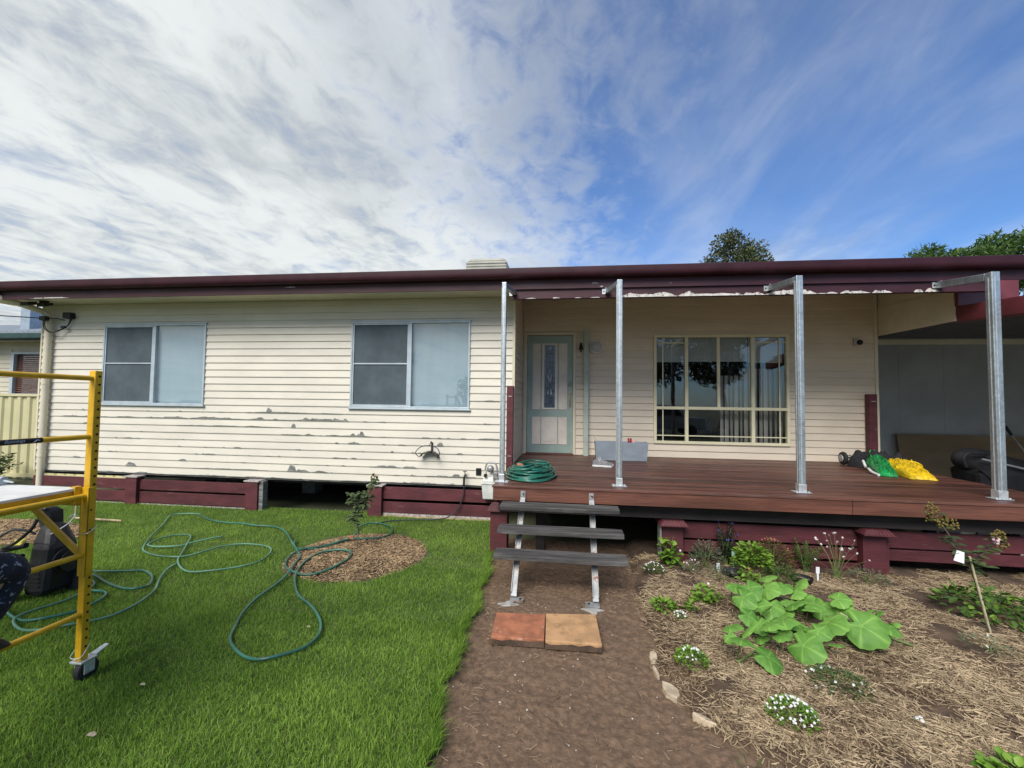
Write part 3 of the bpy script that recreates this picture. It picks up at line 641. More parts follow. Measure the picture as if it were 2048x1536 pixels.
    for x0, x1, h, n in ((.66, 1.42, .060, 40), (1.40, 2.20, .085, 40), (2.2, 2.46, .060, 16), (2.46, 3.06, .065, 26), (3.05, 3.3, .025, 8), (3.32, 3.66, .065, 22), (3.68, 3.9, .05, 10), (4.14, 4.24, .055, 6), (4.26, 4.42, .075, 8), (-.55, -.42, .015, 8), (-.2, -.1, .02, 7), (.1, .18, .012, 6), (.3, .42, .014, 8)):
        scar(beam, x0, x1, 3.087, h*1.15, 5.7495, n, int(x0*100)+500)
    for x0, x1, z, h, n in ((-8.3, -7.6, 3.214, .022, 26), (-4.02, -3.86, 3.30, .016, 8), (.32, .40, 3.27, .012, 5), (.42, .46, 3.22, .02, 4), (1.3, 1.32, 3.25, .015, 3)):
        scar(house, x0, x1, z, h, 5.7195, n, int(x0*100)+900)
    # roof
    prof = []; sl = math.tan(R(14.0))
    for k in range(2):
        pass
    MB().extrude_x([(5.66, 3.418), (5.66, 3.432), (11.05, 3.432+5.39*sl), (16.5, 3.432), (16.5, 3.415), (11.05, 3.415+5.39*sl)], -9.5, 5.25).obj('roof', 'roof_sheet', house)
    # corrugations on the roof sheet
    m = MB(); x = -9.45
    while x < 5.2:
        m.add([(x, 5.655, 3.4305), (x+.04, 5.655, 3.442), (x+.08, 5.655, 3.4305), (x, 11.05, 3.4305+5.39*sl), (x+.04, 11.05, 3.442+5.39*sl), (x+.08, 11.05, 3.4305+5.39*sl)], [(0, 1, 4, 3), (1, 2, 5, 4)]); x += .19
    m.obj('roof_ribs', 'roof_sheet', house)
    # stumps under the floor
    for x, y in ((-4.9, 8.0), (-7.4, 8.2), (-2.2, 8.1), (-3.6, 9.8), (-6.2, 9.8), (.5, 8.5), (2.5, 8.5)):
        MB().box(x-.13, x+.13, y-.13, y+.13, -.09, .40).obj('stump', 'concrete', house)
    # sub-floor rear screen with a gap at the left where light comes through
    MB().box(-7.2, XR, 12.2, 12.25, -.09, .40).obj('rear_skirting', 'dark_bearer', house)
    # bare patches where the paint has come off the boards
    def bare(x0, x1, zc, h, seed, low=True):
        row = .48 + PITCH*math.floor((zc-.48)/PITCH); rr = random.Random(seed); n = max(4, int((x1-x0)/.03)); top = []; bot = []
        fy = lambda z: YL - .022 + .015*(z-row)/PITCH - .0022 - (.002 if z < row+.013 else 0)
        n = max(6, int((x1-x0)/.016)); lv = .7
        for k in range(n+1):
            e = min(1, 4*k/n+.08, 4*(n-k)/n+.08); x = x0+(x1-x0)*k/n
            if rr.random() < .35: lv = min(1, max(.2, lv+rr.uniform(-.45, .45)))
            w = .5+.5*mnoise.noise(Vector((x*6, seed*.61, 3))); zb = row+.001; zt = min(row+PITCH-.003, zb+max(.003, h*e*lv*(.45+.7*w)))
            top.append((x, fy(zt), zt)); bot.append((x, fy(zb), zb))
        vs = top+bot; fs = [(k, k+1, n+2+k, n+1+k) for k in range(n)]
        MB().add(vs, fs).obj('bare_patch', 'bare_wood', fw)
    sd = 1
    for x0, x1, zc, h in ((-8.35, -7.7, 1.38, .022), (-7.72, -6.9, 1.38, .020), (-6.95, -6.0, 1.38, .030), (-5.0, -3.4, 1.495, .012), (-6.2, -4.4, 1.27, .010), (-5.9, -4.6, .60, .010), (-8.2, -6.4, .49, .014), (-6.2, -4.0, .49, .012), (-3.4, -1.2, .49, .014), (-6.0, -4.95, 1.38, .030), (-4.97, -4.2, 1.38, .030), (-4.2, -3.3, 1.38, .040), (-3.56, -3.29, 1.38, .085),
                          (-4.66, -4.55, 1.50, .10), (-4.9, -4.1, 1.495, .010), (-4.23, -4.15, 1.27, .075), (-4.96, -4.78, 1.27, .018), (-4.40, -4.05, 1.155, .030), (-4.0, -3.84, 1.155, .05), (-3.66, -2.92, 1.155, .045), (-3.3, -3.0, 1.155, .06), (-2.78, -2.7, 1.155, .02),
                          (-2.13, -2.0, 1.155, .022), (-4.27, -4.12, .62, .085), (-4.15, -3.9, .62, .03), (-3.85, -3.6, .60, .02), (-2.95, -2.62, .705, .02), (-2.80, -2.45, .71, .028), (-2.42, -2.2, .71, .02), (-2.06, -1.75, .60, .03), (-1.72, -1.30, .60, .05),
                          (-1.9, -1.80, 1.05, .055), (-1.28, -.95, 1.16, .022), (-1.2, -.98, 1.72, .008), (-6.15, -6.0, .72, .02), (-7.1, -6.9, .62, .05), (-6.95, -6.55, .51, .02), (-5.2, -5.05, .95, .018), (-3.3, -3.1, 1.05, .03), (-3.5, -3.44, 1.04, .03),
                          (-2.5, -2.38, 1.04, .02), (-3.55, -3.3, .83, .016), (-1.6, -1.5, .94, .014), (-2.3, -2.2, .60, .02), (-7.2, -7.0, 1.05, .02), (-5.7, -5.5, .83, .012), (-8.1, -7.95, .72, .02)):
        bare(x0, x1, zc, h*1.25+.004, sd); sd += 1
    rr = random.Random(3)
    for k in range(75):
        x = rr.uniform(-8.3, -1.0); row = rr.randint(0, 9); w = rr.uniform(.02, .10)
        bare(x, x+w, .48+PITCH*row+.03, rr.uniform(.006, .022), 100+k)
shell()

def pane_window(name_, x0, x1, z0, z1, y, label):
    w = empty(name_, (x0, y, z0)); w.parent = house; w.location = Vector((x0, y, z0)) - wloc(house); w['label'] = label
    fr = MB(); t = .027; ya, yb = y-.040, y+.03
    for a, b, c, d in ((x0, x1, z0, z0+t), (x0, x1, z1-t, z1), (x0, x0+t, z0+t, z1-t), (x1-t, x1, z0+t, z1-t)): fr.box(a, b, ya, yb, c, d)
    xm = (x0+x1)/2+.02
    fr.box(xm-.036, xm+.012, ya+.006, yb, z0+t, z1-t)
    fr.obj('frame', 'aluminium_frame', w, bevel=.003)
    MB().box(x0-.02, x1+.02, y-.055, y-.02, z0-.022, z0-.001).obj('sill', 'aluminium_frame', w, bevel=.003)
    MB().box(x0-.015, x1+.015, y-.045, y-.012, z1+.001, z1+.014).obj('head_flashing', 'aluminium_frame', w)
    s = MB(); a, b, c, d = x0+t+.001, xm-.037, z0+t+.001, z1-t-.001; q = .020; ys, ye = y-.030, y-.006
    for e in ((a, b, c, c+q), (a, b, d-q, d), (a, a+q, c+q, d-q), (b-q, b, c+q, d-q)): s.box(e[0], e[1], ys, ye, e[2], e[3])
    zm = z0+.51*(z1-z0); s.box(a+q, b-q, ys+.002, ye, zm-.010, zm+.010)
    s.obj('screen_sash', 'aluminium_frame', w, bevel=.002)
    MB().box(a+q, b-q, y-.014, y-.012, c+q, zm-.010).obj('fly_screen', 'fly_screen', w); MB().box(a+q, b-q, y-.014, y-.012, zm+.010, d-q).obj('fly_screen', 'fly_screen', w)
    MB().box(a, b, y+.004, y+.008, c, d).obj('pane', 'window_glass', w)
    MB().box(xm+.013, x1-t-.001, y-.006, y-.002, c, d).obj('pane', 'window_glass', w)
    MB().box(xm-.03, x1-.02, y+.050, y+.054, z0+.02, z1-.02).obj('roller_blind', 'pale_blind', w); MB().box(x0+.02, xm-.031, y+.055, y+.058, z0+.02, z1-.02).obj('roller_blind', 'pale_blind', w)
pane_window('window', *W1, YL, 'aluminium sliding window nearest the downpipe')
pane_window('window', *W2, YL, 'aluminium sliding window above the hose hanger')

def big_window():
    x0, x1, z0, z1 = W3; y = YB
    w = empty('window', (0, 0, 0)); w.parent = house; w.location = Vector((x0, y, z0)) - wloc(house); w['label'] = 'wide cream framed porch window with vertical blinds'
    fr = MB(); t = .045; ya, yb = y-.045, y+.03
    for a, b, c, d in ((x0, x1, z0, z0+t), (x0, x1, z1-t, z1), (x0, x0+t, z0+t, z1-t), (x1-t, x1, z0+t, z1-t)): fr.box(a, b, ya, yb, c, d)
    m1, m2, tz = 1.985, 3.03, 1.64
    for xm in (m1, m2): fr.box(xm-.026, xm+.026, ya+.004, yb-.004, z0+t, z1-t)
    for a, b in ((x0+t, m1-.026), (m1+.026, m2-.026), (m2+.026, x1-t)): fr.box(a, b, ya+.002, yb-.002, tz-.024, tz+.024)
    fr.obj('frame', 'cream_frame', w, bevel=.003)
    st = MB(); st.box(2.475, 2.520, y-.026, y-.002, tz+.024, z1-t); st.obj('sash_stile', 'cream_frame', w)
    mu = MB(); h = .008
    for xm in (1.605, 3.445):
        mu.box(xm-h, xm+h, y-.020, y-.010, z0+t, tz-.024); mu.box(xm-h, xm+h, y-.020, y-.010, tz+.024, z1-t)
    for a, b in ((x0+t, m1-.026), (m1+.026, m2-.026), (m2+.026, x1-t)): mu.box(a, b, y-.0205, y-.0105, 1.18-h, 1.18+h)
    mu.box(m2+.026, x1-t, y-.0205, y-.0105, 2.735-h, 2.735+h); mu.box(x0+t, m1-.026, y-.0205, y-.0105, 2.735-h, 2.735+h)
    mu.obj('glazing_bars', 'cream_frame', w)
    for a, b in ((x0+t, m1-.026), (m1+.026, 2.475), (2.52, m2-.026), (m2+.026, x1-t)): MB().box(a, b, y-.006, y-.002, tz+.024, z1-t).obj('pane', 'clear_glass', w)
    for a, b in ((x0+t, m1-.026), (m1+.026, m2-.026), (m2+.026, x1-t)): MB().box(a, b, y-.006, y-.002, z0+t, tz-.024).obj('pane', 'clear_glass', w)
    MB().box(x0+.03, m1+.02, y+.10, y+.103, 2.42, z1-.01).obj('roller_blind', 'sheer_blind', w); MB().box(m1+.03, m2-.03, y+.11, y+.113, 2.43, z1-.01).obj('roller_blind', 'sheer_blind', w); MB().box(m2-.02, x1-.05, y+.10, y+.103, 2.41, z1-.01).obj('roller_blind', 'sheer_blind', w)
    x = 2.62
    while x < 3.56:
        a = R(random.uniform(28, 55)); dx, dy = .045*math.cos(a), .045*math.sin(a); zt = 2.20 if x < 3.0 else 2.32
        MB().add([(x-dx, y+.2-dy, z0+.02), (x+dx, y+.2+dy, z0+.02), (x+dx, y+.2+dy, zt), (x-dx, y+.2-dy, zt), (x-dx-.002, y+.202-dy, z0+.02), (x+dx-.002, y+.202+dy, z0+.02), (x+dx-.002, y+.202+dy, zt), (x-dx-.002, y+.202-dy, zt)],
                 [(0, 1, 2, 3), (7, 6, 5, 4), (0, 4, 5, 1), (3, 2, 6, 7)]).obj('blind_slat', 'slat_blind', w); x += .078
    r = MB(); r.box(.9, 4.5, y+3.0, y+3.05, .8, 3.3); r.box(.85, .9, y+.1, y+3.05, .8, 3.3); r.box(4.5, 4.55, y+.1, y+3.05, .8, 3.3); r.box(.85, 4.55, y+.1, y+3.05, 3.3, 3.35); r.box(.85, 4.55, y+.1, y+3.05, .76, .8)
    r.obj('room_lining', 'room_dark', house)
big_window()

def front_door():
    d = empty('door'); d.parent = house; d.location = Vector((-.29, YB, .83)) - wloc(house); d['label'] = 'grey-green front door with cream panels and leadlight glass'
    x0, x1, z0, z1 = -.690, .103, .835, 2.875; y = YB-.012
    MB().box(x0, x1, y, y+.04, z0, z1).obj('door_leaf', 'door_teal', d, bevel=.004)
    fr = MB(); fr.box(DOOR[0]+.035, x0-.004, YB-.040, YB+.08, .815, z1+.004); fr.box(x1+.004, DOOR[1]-.004, YB-.040, YB+.08, .815, z1+.004); fr.box(DOOR[0]+.035, DOOR[1]-.004, YB-.042, YB+.08, z1+.005, DOOR[3]-.006)
    fr.obj('door_frame', 'cream_trim', d, bevel=.003)
    MB().box(x0-.02, x1+.02, YB-.06, YB+.03, .812, .832).obj('threshold', 'deck_fascia', d)
    def panel(a, b, c, e, flutes):
        m = MB(); t = .018
        for q in ((a, b, c, c+t), (a, b, e-t, e), (a, a+t, c+t, e-t), (b-t, b, c+t, e-t)): m.box(q[0], q[1], y-.010, y-.001, q[2], q[3])
        m.box(a+t, b-t, y-.004, y-.001, c+t, e-t)
        if flutes:
            n = 3; w = (b-a-2*t)/n
            for k in range(n): m.box(a+t+w*k+.006, a+t+w*(k+1)-.006, y-.009, y-.004, c+t+.012, e-t-.012)
        else:
            m.box(a+t+.03, b-t-.03, y-.010, y-.004, c+t+.03, e-t-.03)
        m.obj('door_panel', 'door_cream', d, bevel=.002)
    panel(-.595, -.455, 1.585, 2.735, True); panel(-.140, .005, 1.585, 2.735, True)
    panel(-.595, -.450, .985, 1.455, True); panel(-.145, .005, .985, 1.455, True); panel(-.435, -.160, .985, 1.455, False)
    m = MB(); a, b, c, e, t = -.432, -.162, 1.585, 2.735, .042
    for q in ((a, b, c, c+t*.7), (a, b, e-t*.7, e), (a, a+t, c+t*.7, e-t*.7), (b-t, b, c+t*.7, e-t*.7)): m.box(q[0], q[1], y-.014, y-.001, q[2], q[3])
    m.obj('glass_surround', 'door_cream', d, bevel=.003)
    ga, gb, gc, ge = a+t, b-t, c+t*.7, e-t*.7; gm = (ga+gb)/2
    MB().box(ga, gb, y-.004, y-.001, gc, ge).obj('leadlight_glass', 'leadlight_blue', d)
    pl = MB()
    for s in (-1, 1): pl.add([(gm, y-.0055, 2.02), (gm+s*.035, y-.0055, 2.12), (gm+s*.045, y-.0055, 2.22), (gm+s*.012, y-.0055, 2.15)], [(0, 1, 2, 3)])
    pl.add([(gm-.012, y-.0055, 2.62), (gm+.012, y-.0055, 2.62), (gm+.012, y-.0055, 2.68), (gm-.012, y-.0055, 2.68)], [(0, 1, 2, 3)])
    for s in (-1, 1): pl.add([(gm+s*.05, y-.0055, 1.83), (gm+s*.02, y-.0055, 1.95), (gm+s*.01, y-.0055, 1.86)], [(0, 1, 2)])
    pl.obj('pale_glass_piece', 'leadlight_pale', d)
    cm = MB(); r = .0028; yy = y-.006
    for zz in (2.40, 2.56): cm.tube([(ga, yy, zz), (gb, yy, zz)], r, 5)
    for xx in (gm-.045, gm+.045): cm.tube([(xx, yy, gc), (xx, yy, ge)], r, 5)
    cm.tube([(gm, yy, 2.40), (gm, yy, ge)], r, 5); cm.tube([(gm, yy, gc), (gm, yy, 2.05)], r, 5)
    for s in (-1, 1):
        cm.tube([(gm, yy, 2.02), (gm+s*.04, yy, 2.10), (gm+s*.05, yy, 2.22), (gm, yy, 2.36)], r, 5); cm.tube([(gm, yy, 1.75), (gm+s*.05, yy, 1.85), (gm+s*.02, yy, 1.98), (gm, yy, 2.03)], r, 5)
    cm.obj('lead_came', 'lead_came', d)
    MB().lathe((.055, y-.001, 2.02), [(.030, 0), (.030, -.012), (.022, -.022), (.012, -.030)], 14, 'y').obj('deadlock', 'brass', d, smooth=True)
    h = MB(); h.box(.035, .075, y-.008, y-.0005, 1.62, 1.90); h.tube([(.055, y-.01, 1.84), (.055, y-.05, 1.82), (.055, y-.055, 1.74), (.055, y-.04, 1.66), (.055, y-.01, 1.64)], .008, 6); h.lathe((.055, y-.008, 1.87), [(.022, 0), (.022, -.03), (.015, -.04)], 12, 'y')
    h.obj('handle', 'brass', d)
front_door()

def porch_fixtures():
    p = MB().box(.285, .365, YB-.135, YB-.055, ZD, 2.955).obj('porch_post', 'post_green', bevel=.004)
    tag(p, 'pale green square post standing beside the front door', 'post')
    e = empty('wall_lamp', (.495, YB, 2.667), 'round white bulkhead lamp on the porch wall', 'lamp')
    MB().lathe((.495, YB-.022, 2.667), [(.112, 0), (.112, -.035), (.104, -.045), (.096, -.046)], 28, 'y').obj('lamp_base', 'lamp_white', e, smooth=True)
    MB().lathe((.495, YB-.066, 2.667), [(.095, 0), (.088, -.016), (.06, -.030), (.02, -.036)], 28, 'y').obj('lamp_glass', 'lamp_glass', e, smooth=True)
    e = empty('door_bell', (.235, YB, 2.65), 'black hanging bell on a bracket between door and pale green post', 'bell')
    MB().box(.222, .248, YB-.03, YB-.022, 2.58, 2.745).obj('bracket_plate', 'dark_metal', e)
    MB().tube([(.235, YB-.03, 2.72), (.235, YB-.08, 2.74), (.235, YB-.11, 2.72)], .006, 6).obj('bracket_arm', 'dark_metal', e)
    MB().lathe((.235, YB-.11, 2.62), [(.042, 0), (.034, .02), (.026, .06), (.012, .085), (.004, .10)], 14).obj('bell_cup', 'dark_metal', e, smooth=True)
    e = empty('wall_sensor', (4.61, YB, 2.73), 'small grey and black sensor high on the porch wall by the carport', 'sensor')
    MB().box(4.552, 4.592, YB-.06, YB-.024, 2.68, 2.79).obj('switch_plate', 'grey_metal', e, bevel=.004); MB().lathe((4.65, YB-.023, 2.73), [(.042, 0), (.042, -.02), (.025, -.045), (.01, -.05)], 14, 'y').obj('sensor_head', 'dark_metal', e, smooth=True)
    for (x0, x1, y0, y1, z1, lb) in ((-.852, -.758, 6.17, 6.262, 1.935, 'maroon timber half post against the front wall corner'), (4.70, 4.815, 7.46, 7.565, 1.90, 'maroon timber half post at the carport end of the porch wall')):
        o = MB().box(x0, x1, y0, y1, ZD-.3 if x0 < 0 else ZD, z1).obj('half_post', 'maroon_timber', bevel=.004); tag(o, lb, 'post', 'old maroon balustrade posts')
        for zz in (1.78, .93): MB().box(x0+.025, x1-.02, y0-.003, y0-.0005, zz, zz+.012).obj('paint_scar', 'worn_timber_edge', o)
porch_fixtures()

def eave_fittings():
    # downpipe with its offset up to the gutter
    d = empty('downpipe', (-8.62, 6.22, .2), 'white round downpipe running down the left house corner', 'downpipe')
    pts = [(-8.62, 6.215, .20), (-8.62, 6.215, 2.98), (-8.625, 6.20, 3.06), (-8.66, 6.15, 3.11), (-8.75, 5.95, 3.175), (-8.87, 5.72, 3.24), (-8.90, 5.68, 3.28), (-8.90, 5.68, 3.34)]
    smooth_by_angle(MB().tube(pts, .047, 16).obj('pipe', 'cream_trim', d), 60)
    for z in (.7, 1.9): MB().lathe((-8.62, 6.215, z), [(.052, 0), (.052, .03)], 16).obj('pipe_bracket', 'cream_trim', d)
    f = empty('flood_light', (-8.45, 6.0, 3.2), 'black twin flood light under the left eave', 'light')
    MB().box(-8.50, -8.40, 5.98, 6.05, 3.20, 3.249).obj('light_base', 'black_plastic', f)
    for dx, dy in ((-.14, -.05), (.03, .05)):
        MB().add([(-8.45+dx-.08, 5.90+dy, 3.14), (-8.45+dx+.08, 5.90+dy, 3.14), (-8.45+dx+.08, 6.02+dy, 3.19), (-8.45+dx-.08, 6.02+dy, 3.19), (-8.45+dx-.07, 5.89+dy, 3.20), (-8.45+dx+.07, 5.89+dy, 3.20), (-8.45+dx+.07, 6.01+dy, 3.23), (-8.45+dx-.07, 6.01+dy, 3.23)],
                 [(0, 3, 2, 1), (4, 5, 6, 7), (0, 1, 5, 4), (1, 2, 6, 5), (2, 3, 7, 6), (3, 0, 4, 7)]).obj('light_head', 'black_plastic', f, bevel=.004)
    s = empty('service_connection', (-8.35, YL, 2.95), 'black power service box with looping cables high on the left wall', 'power box')
    MB().box(-8.335, -8.19, YL-.11, YL-.024, 3.0, 3.10).obj('junction_box', 'black_plastic', s, bevel=.006)
    MB().box(-8.66, -8.545, 6.10, 6.165, 2.955, 3.025).obj('cable_clamp', 'black_plastic', s, bevel=.005)
    MB().tube([(-8.545, 6.13, 2.99), (-8.45, 6.2, 3.0), (-8.40, YL-.02, 2.985)], .009, 6).obj('clamp_arm', 'dark_metal', s)
    for k, dx in enumerate((0, .03)):
        MB().tube(catmull([(-8.60+dx, 6.12, 2.96), (-8.59+dx, 6.13, 2.83), (-8.50+dx, 6.16, 2.76), (-8.38, 6.2, 2.80+.01*k), (-8.29, 6.24, 2.88), (-8.25+dx*.8, 6.25, 3.0)], 5), .007, 6).obj('cable_loop', 'black_plastic', s)
    MB().box(-8.36, -8.29, 6.19, 6.23, 2.835, 2.875).obj('cable_joint', 'black_plastic', s)
    o = MB().tube(catmull([(-8.63, 6.12, 2.99), (-10.5, 5.2, 3.06), (-14, 3.2, 3.5), (-22, -2, 5.0)], 6), .008, 6).obj('service_wire', 'black_plastic'); tag(o, 'thin black service wire running off the left wall', 'wire')
    c = empty('roof_cooler', (-1.6, 8.6, 4.2), 'beige evaporative cooler box on the roof', 'cooler')
    zb = 3.432+(8.6-5.63)*math.tan(R(14)); top = 4.60
    MB().frustum((-1.63, 8.9, zb-.12), .44, .40, (-1.63, 8.9, top-.05), .42, .38).obj('cooler_body', 'cooler_beige', c, bevel=.04)
    MB().frustum((-1.63, 8.9, top-.048), .40, .36, (-1.63, 8.9, top+.02), .34, .30).obj('cooler_lid', 'cooler_beige', c, bevel=.03)
    m = MB()
    for k in range(3): m.box(-2.04, -1.22, 8.499, 8.515, top-.11-.06*k, top-.085-.06*k)
    m.obj('louvre', 'cooler_beige', c)
eave_fittings()

# ------------------------------------------------------------------ deck, posts, steps, skirting
def deck():
    d = empty('deck', (2, 6, 0), 'red-brown timber deck along the porch', 'deck')
    y = 4.632; i = 0; DX0, DX1 = -.775, 4.885
    MB().box(DX0-.01, DX1, y-.004, y+.088, ZD-.022, ZD+.0015).obj('nosing_board', 'deck_timber', d, bevel=.003); y += .092
    joints = [1.1, 2.7, .3, 3.5, 1.9]
    while y < YB-.03:
        j = joints[i % 5] + random.uniform(-.15, .15); w = min(.088, YB-.025-y)
        x0 = DX0 if y < 6.16 else max(DX0, XL1+.012)
        for a, b in ((x0, j), (j+.004, DX1)): MB().box(a, b, y, y+w-.003, ZD-.022, ZD+random.uniform(-.0025, .0005)).obj('decking_board', 'deck_timber', d)
        y += .092; i += 1
    for a, b in ((DX0, 2.752), (2.757, DX1)): MB().box(a, b, 4.636, 4.672, .655, ZD-.024).obj('fascia_board', 'deck_fascia', d, bevel=.003)
    MB().box(DX0, DX0+.035, 4.674, 6.16, .655, ZD-.024).obj('side_board', 'deck_fascia', d)
    MB().box(DX1-.035, DX1, 4.674, YB-.03, .60, ZD-.024).obj('side_board', 'deck_fascia', d)
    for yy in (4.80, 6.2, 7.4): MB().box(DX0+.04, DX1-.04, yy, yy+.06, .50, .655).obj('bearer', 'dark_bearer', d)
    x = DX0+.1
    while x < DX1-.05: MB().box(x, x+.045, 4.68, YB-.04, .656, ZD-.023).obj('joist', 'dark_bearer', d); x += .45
    for x in (-.3, 1.6, 3.3, 4.6):
        for yy in (5.20, 6.22, 7.42): MB().box(x-.05, x+.05, yy-.03, yy+.07, -.09, .50).obj('deck_stump', 'dark_bearer', d)
deck()
def steel_posts():
    specs = [(-.715, 4.87, -.70, 'galvanised steel verandah post at the left deck corner beside the coiled hose'), (.570, 4.87, .525, 'galvanised steel verandah post in front of the grey planter box'),
             (2.408, 4.87, 2.515, 'galvanised steel verandah post right of the wide porch window'), (4.235, 4.89, 4.41, 'galvanised steel verandah post nearest the carport')]
    for x, y, ax, lb in specs:
        e = empty('steel_post', (x, y, ZD), lb, 'post', 'galvanised verandah posts'); w = {-.715: .052, .570: .060, 2.408: .066, 4.235: .076}[x]; zt = 3.066
        p = MB().box(x-w/2, x+w/2, y-w/2, y+w/2, ZD+.075, zt).obj('post_shaft', 'galvanised', e, bevel=.006)
        MB().box(x-w/2-.0035, x-w/2+.001, y-.004, y+.004, ZD+.09, zt-.05).obj('weld_seam', 'galv_bright', p)
        MB().box(x-w/2+.022, x-w/2+.030, y-w/2-.0025, y-w/2+.001, ZD+.09, zt-.05).obj('weld_seam', 'galv_bright', p)
        MB().box(x-w/2-.004, x+w/2+.004, y-w/2-.004, y+w/2+.004, ZD+.008, ZD+.088).obj('post_shoe', 'galv_bright', e, bevel=.003)
        MB().box(x-.075, x+.075, y-.06, y+.06, ZD+.0015, ZD+.0075).obj('base_plate', 'galv_bright', e)
        for sx in (-1, 1): MB().lathe((x+sx*.058, y-.035, ZD+.008), [(.009, 0), (.009, .008), (.004, .012)], 8).obj('bolt', 'galv_bright', e)
        MB().bar((x, y+w/2, zt-w/2), (ax, 5.735, 3.165), w, w).obj('top_arm', 'galvanised', e, bevel=.005)
        b = MB(); b.box(ax-.075, ax-.032, 5.742, 5.748, 3.13, 3.20); b.box(ax-.036, ax-.031, 5.66, 5.742, 3.13, 3.20); b.obj('bracket', 'galv_bright', e)
        MB().lathe((ax-.054, 5.742, 3.165), [(.009, 0), (.009, -.010)], 8, 'y').obj('bolt', 'dark_metal', e)
steel_posts()
def steps():
    s = empty('front_steps', (-.05, 4.2, 0), 'weathered grey timber front steps on rusty steel stringers', 'steps')
    T = [(-.655, .515, 4.32, 4.515, .675), (-.650, .535, 4.14, 4.335, .495), (-.655, .550, 3.965, 4.165, .315)]
    for x0, x1, y0, y1, z in T:
        m = MB(); n = 14; vs = []; rr = random.Random(int(z*1000))
        for k in range(n+1):
            x = x0+(x1-x0)*k/n; j = rr.uniform(-.004, .004); c = .012 if k in (0, n) else 0
            vs += [(x, y0+j+c, z-.042), (x, y1-c, z-.040), (x, y1-c, z), (x, y0+.012+j+c, z+.001), (x, y0+j+c, z-.008)]
        fs = []
        for k in range(n):
            for q in range(5): a = k*5+q; b = k*5+(q+1) % 5; fs.append((a, b, b+5, a+5))
        fs += [(4, 3, 2, 1, 0), tuple(n*5+q for q in range(5))]
        m.add(vs, fs).obj('tread', 'grey_tread', s, bevel=.003)
    for x, fx in ((-.45, 1), (.262, -1)):
        st = MB().bar((x+fx*.0, 3.875, -.005), (x, 4.60, .70), .052, .012, up=(0, -.7, .7)).obj('stringer', 'galv_worn', s, bevel=.002)
        fl = MB(); fl.bar((x-.024, 3.89, .02), (x-.024, 4.55, .66), .005, .045, up=(0, -.7, .7)); fl.bar((x+.024, 3.89, .02), (x+.024, 4.55, .66), .005, .045, up=(0, -.7, .7)); fl.obj('stringer_flange', 'galv_worn', st)
        MB().box(x-.026, x+.026, 4.618, 4.630, .63, .765).obj('fixing_lug', 'galv_worn', s, bevel=.002)
        MB().lathe((x+.005, 4.618, .735), [(.008, 0), (.008, -.008)], 8, 'y').obj('bolt', 'dark_metal', s)
        b = MB(); xa, xb = (x-.03, x+.09) if fx > 0 else (x-.09, x+.03)
        b.box(xa, xb, 3.82, 3.90, -.03, -.018); b.obj('foot_plate', 'galv_worn', s); MB().lathe((xb-.03 if fx > 0 else xa+.03, 3.86, -.018), [(.012, 0), (.012, .004)], 10).obj('bolt_hole', 'hole_black', s)
        pr = [(x-.03+(.075+.03*math.sin(k*2.3+x*9))*math.cos(k*.628), 3.80+(.05+.02*math.sin(k*1.7+x*5))*math.sin(k*.628)) for k in range(10)]; MB().prism(pr, -.09, -.034).obj('concrete_pad', 'concrete', s, bevel=.012)
        for (_, _, y0, y1, z) in T: MB().bar((x, y0+.02, z-.046), (x, y1-.01, z-.046), .045, .006).obj('tread_angle', 'galv_worn', s)
steps()
def pavers():
    for pts, mt, lb in ((((-.525, 3.14), (-.145, 3.155), (-.155, 3.525), (-.542, 3.50)), 'paver_red', 'terracotta red square paver lying on the dirt below the steps'),
                        (((-.137, 3.145), (.257, 3.152), (.241, 3.585), (-.150, 3.54)), 'paver_tan', 'mottled tan square paver beside the terracotta one')):
        o = MB().prism(pts, -.03, .028).obj('paver', mt, bevel=.006); tag(o, lb, 'paver', 'loose square pavers')
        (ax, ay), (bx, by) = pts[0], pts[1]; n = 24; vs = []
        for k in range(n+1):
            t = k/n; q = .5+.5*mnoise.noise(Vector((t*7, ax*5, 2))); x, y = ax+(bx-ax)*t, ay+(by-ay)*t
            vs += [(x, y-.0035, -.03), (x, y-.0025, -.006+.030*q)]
        MB().add(vs, [(2*k, 2*k+2, 2*k+3, 2*k+1) for k in range(n)]).obj('edge_shade', 'bed_soil', o)  # ragged soil-coloured strip paints the shade on the paver's front face
pavers()
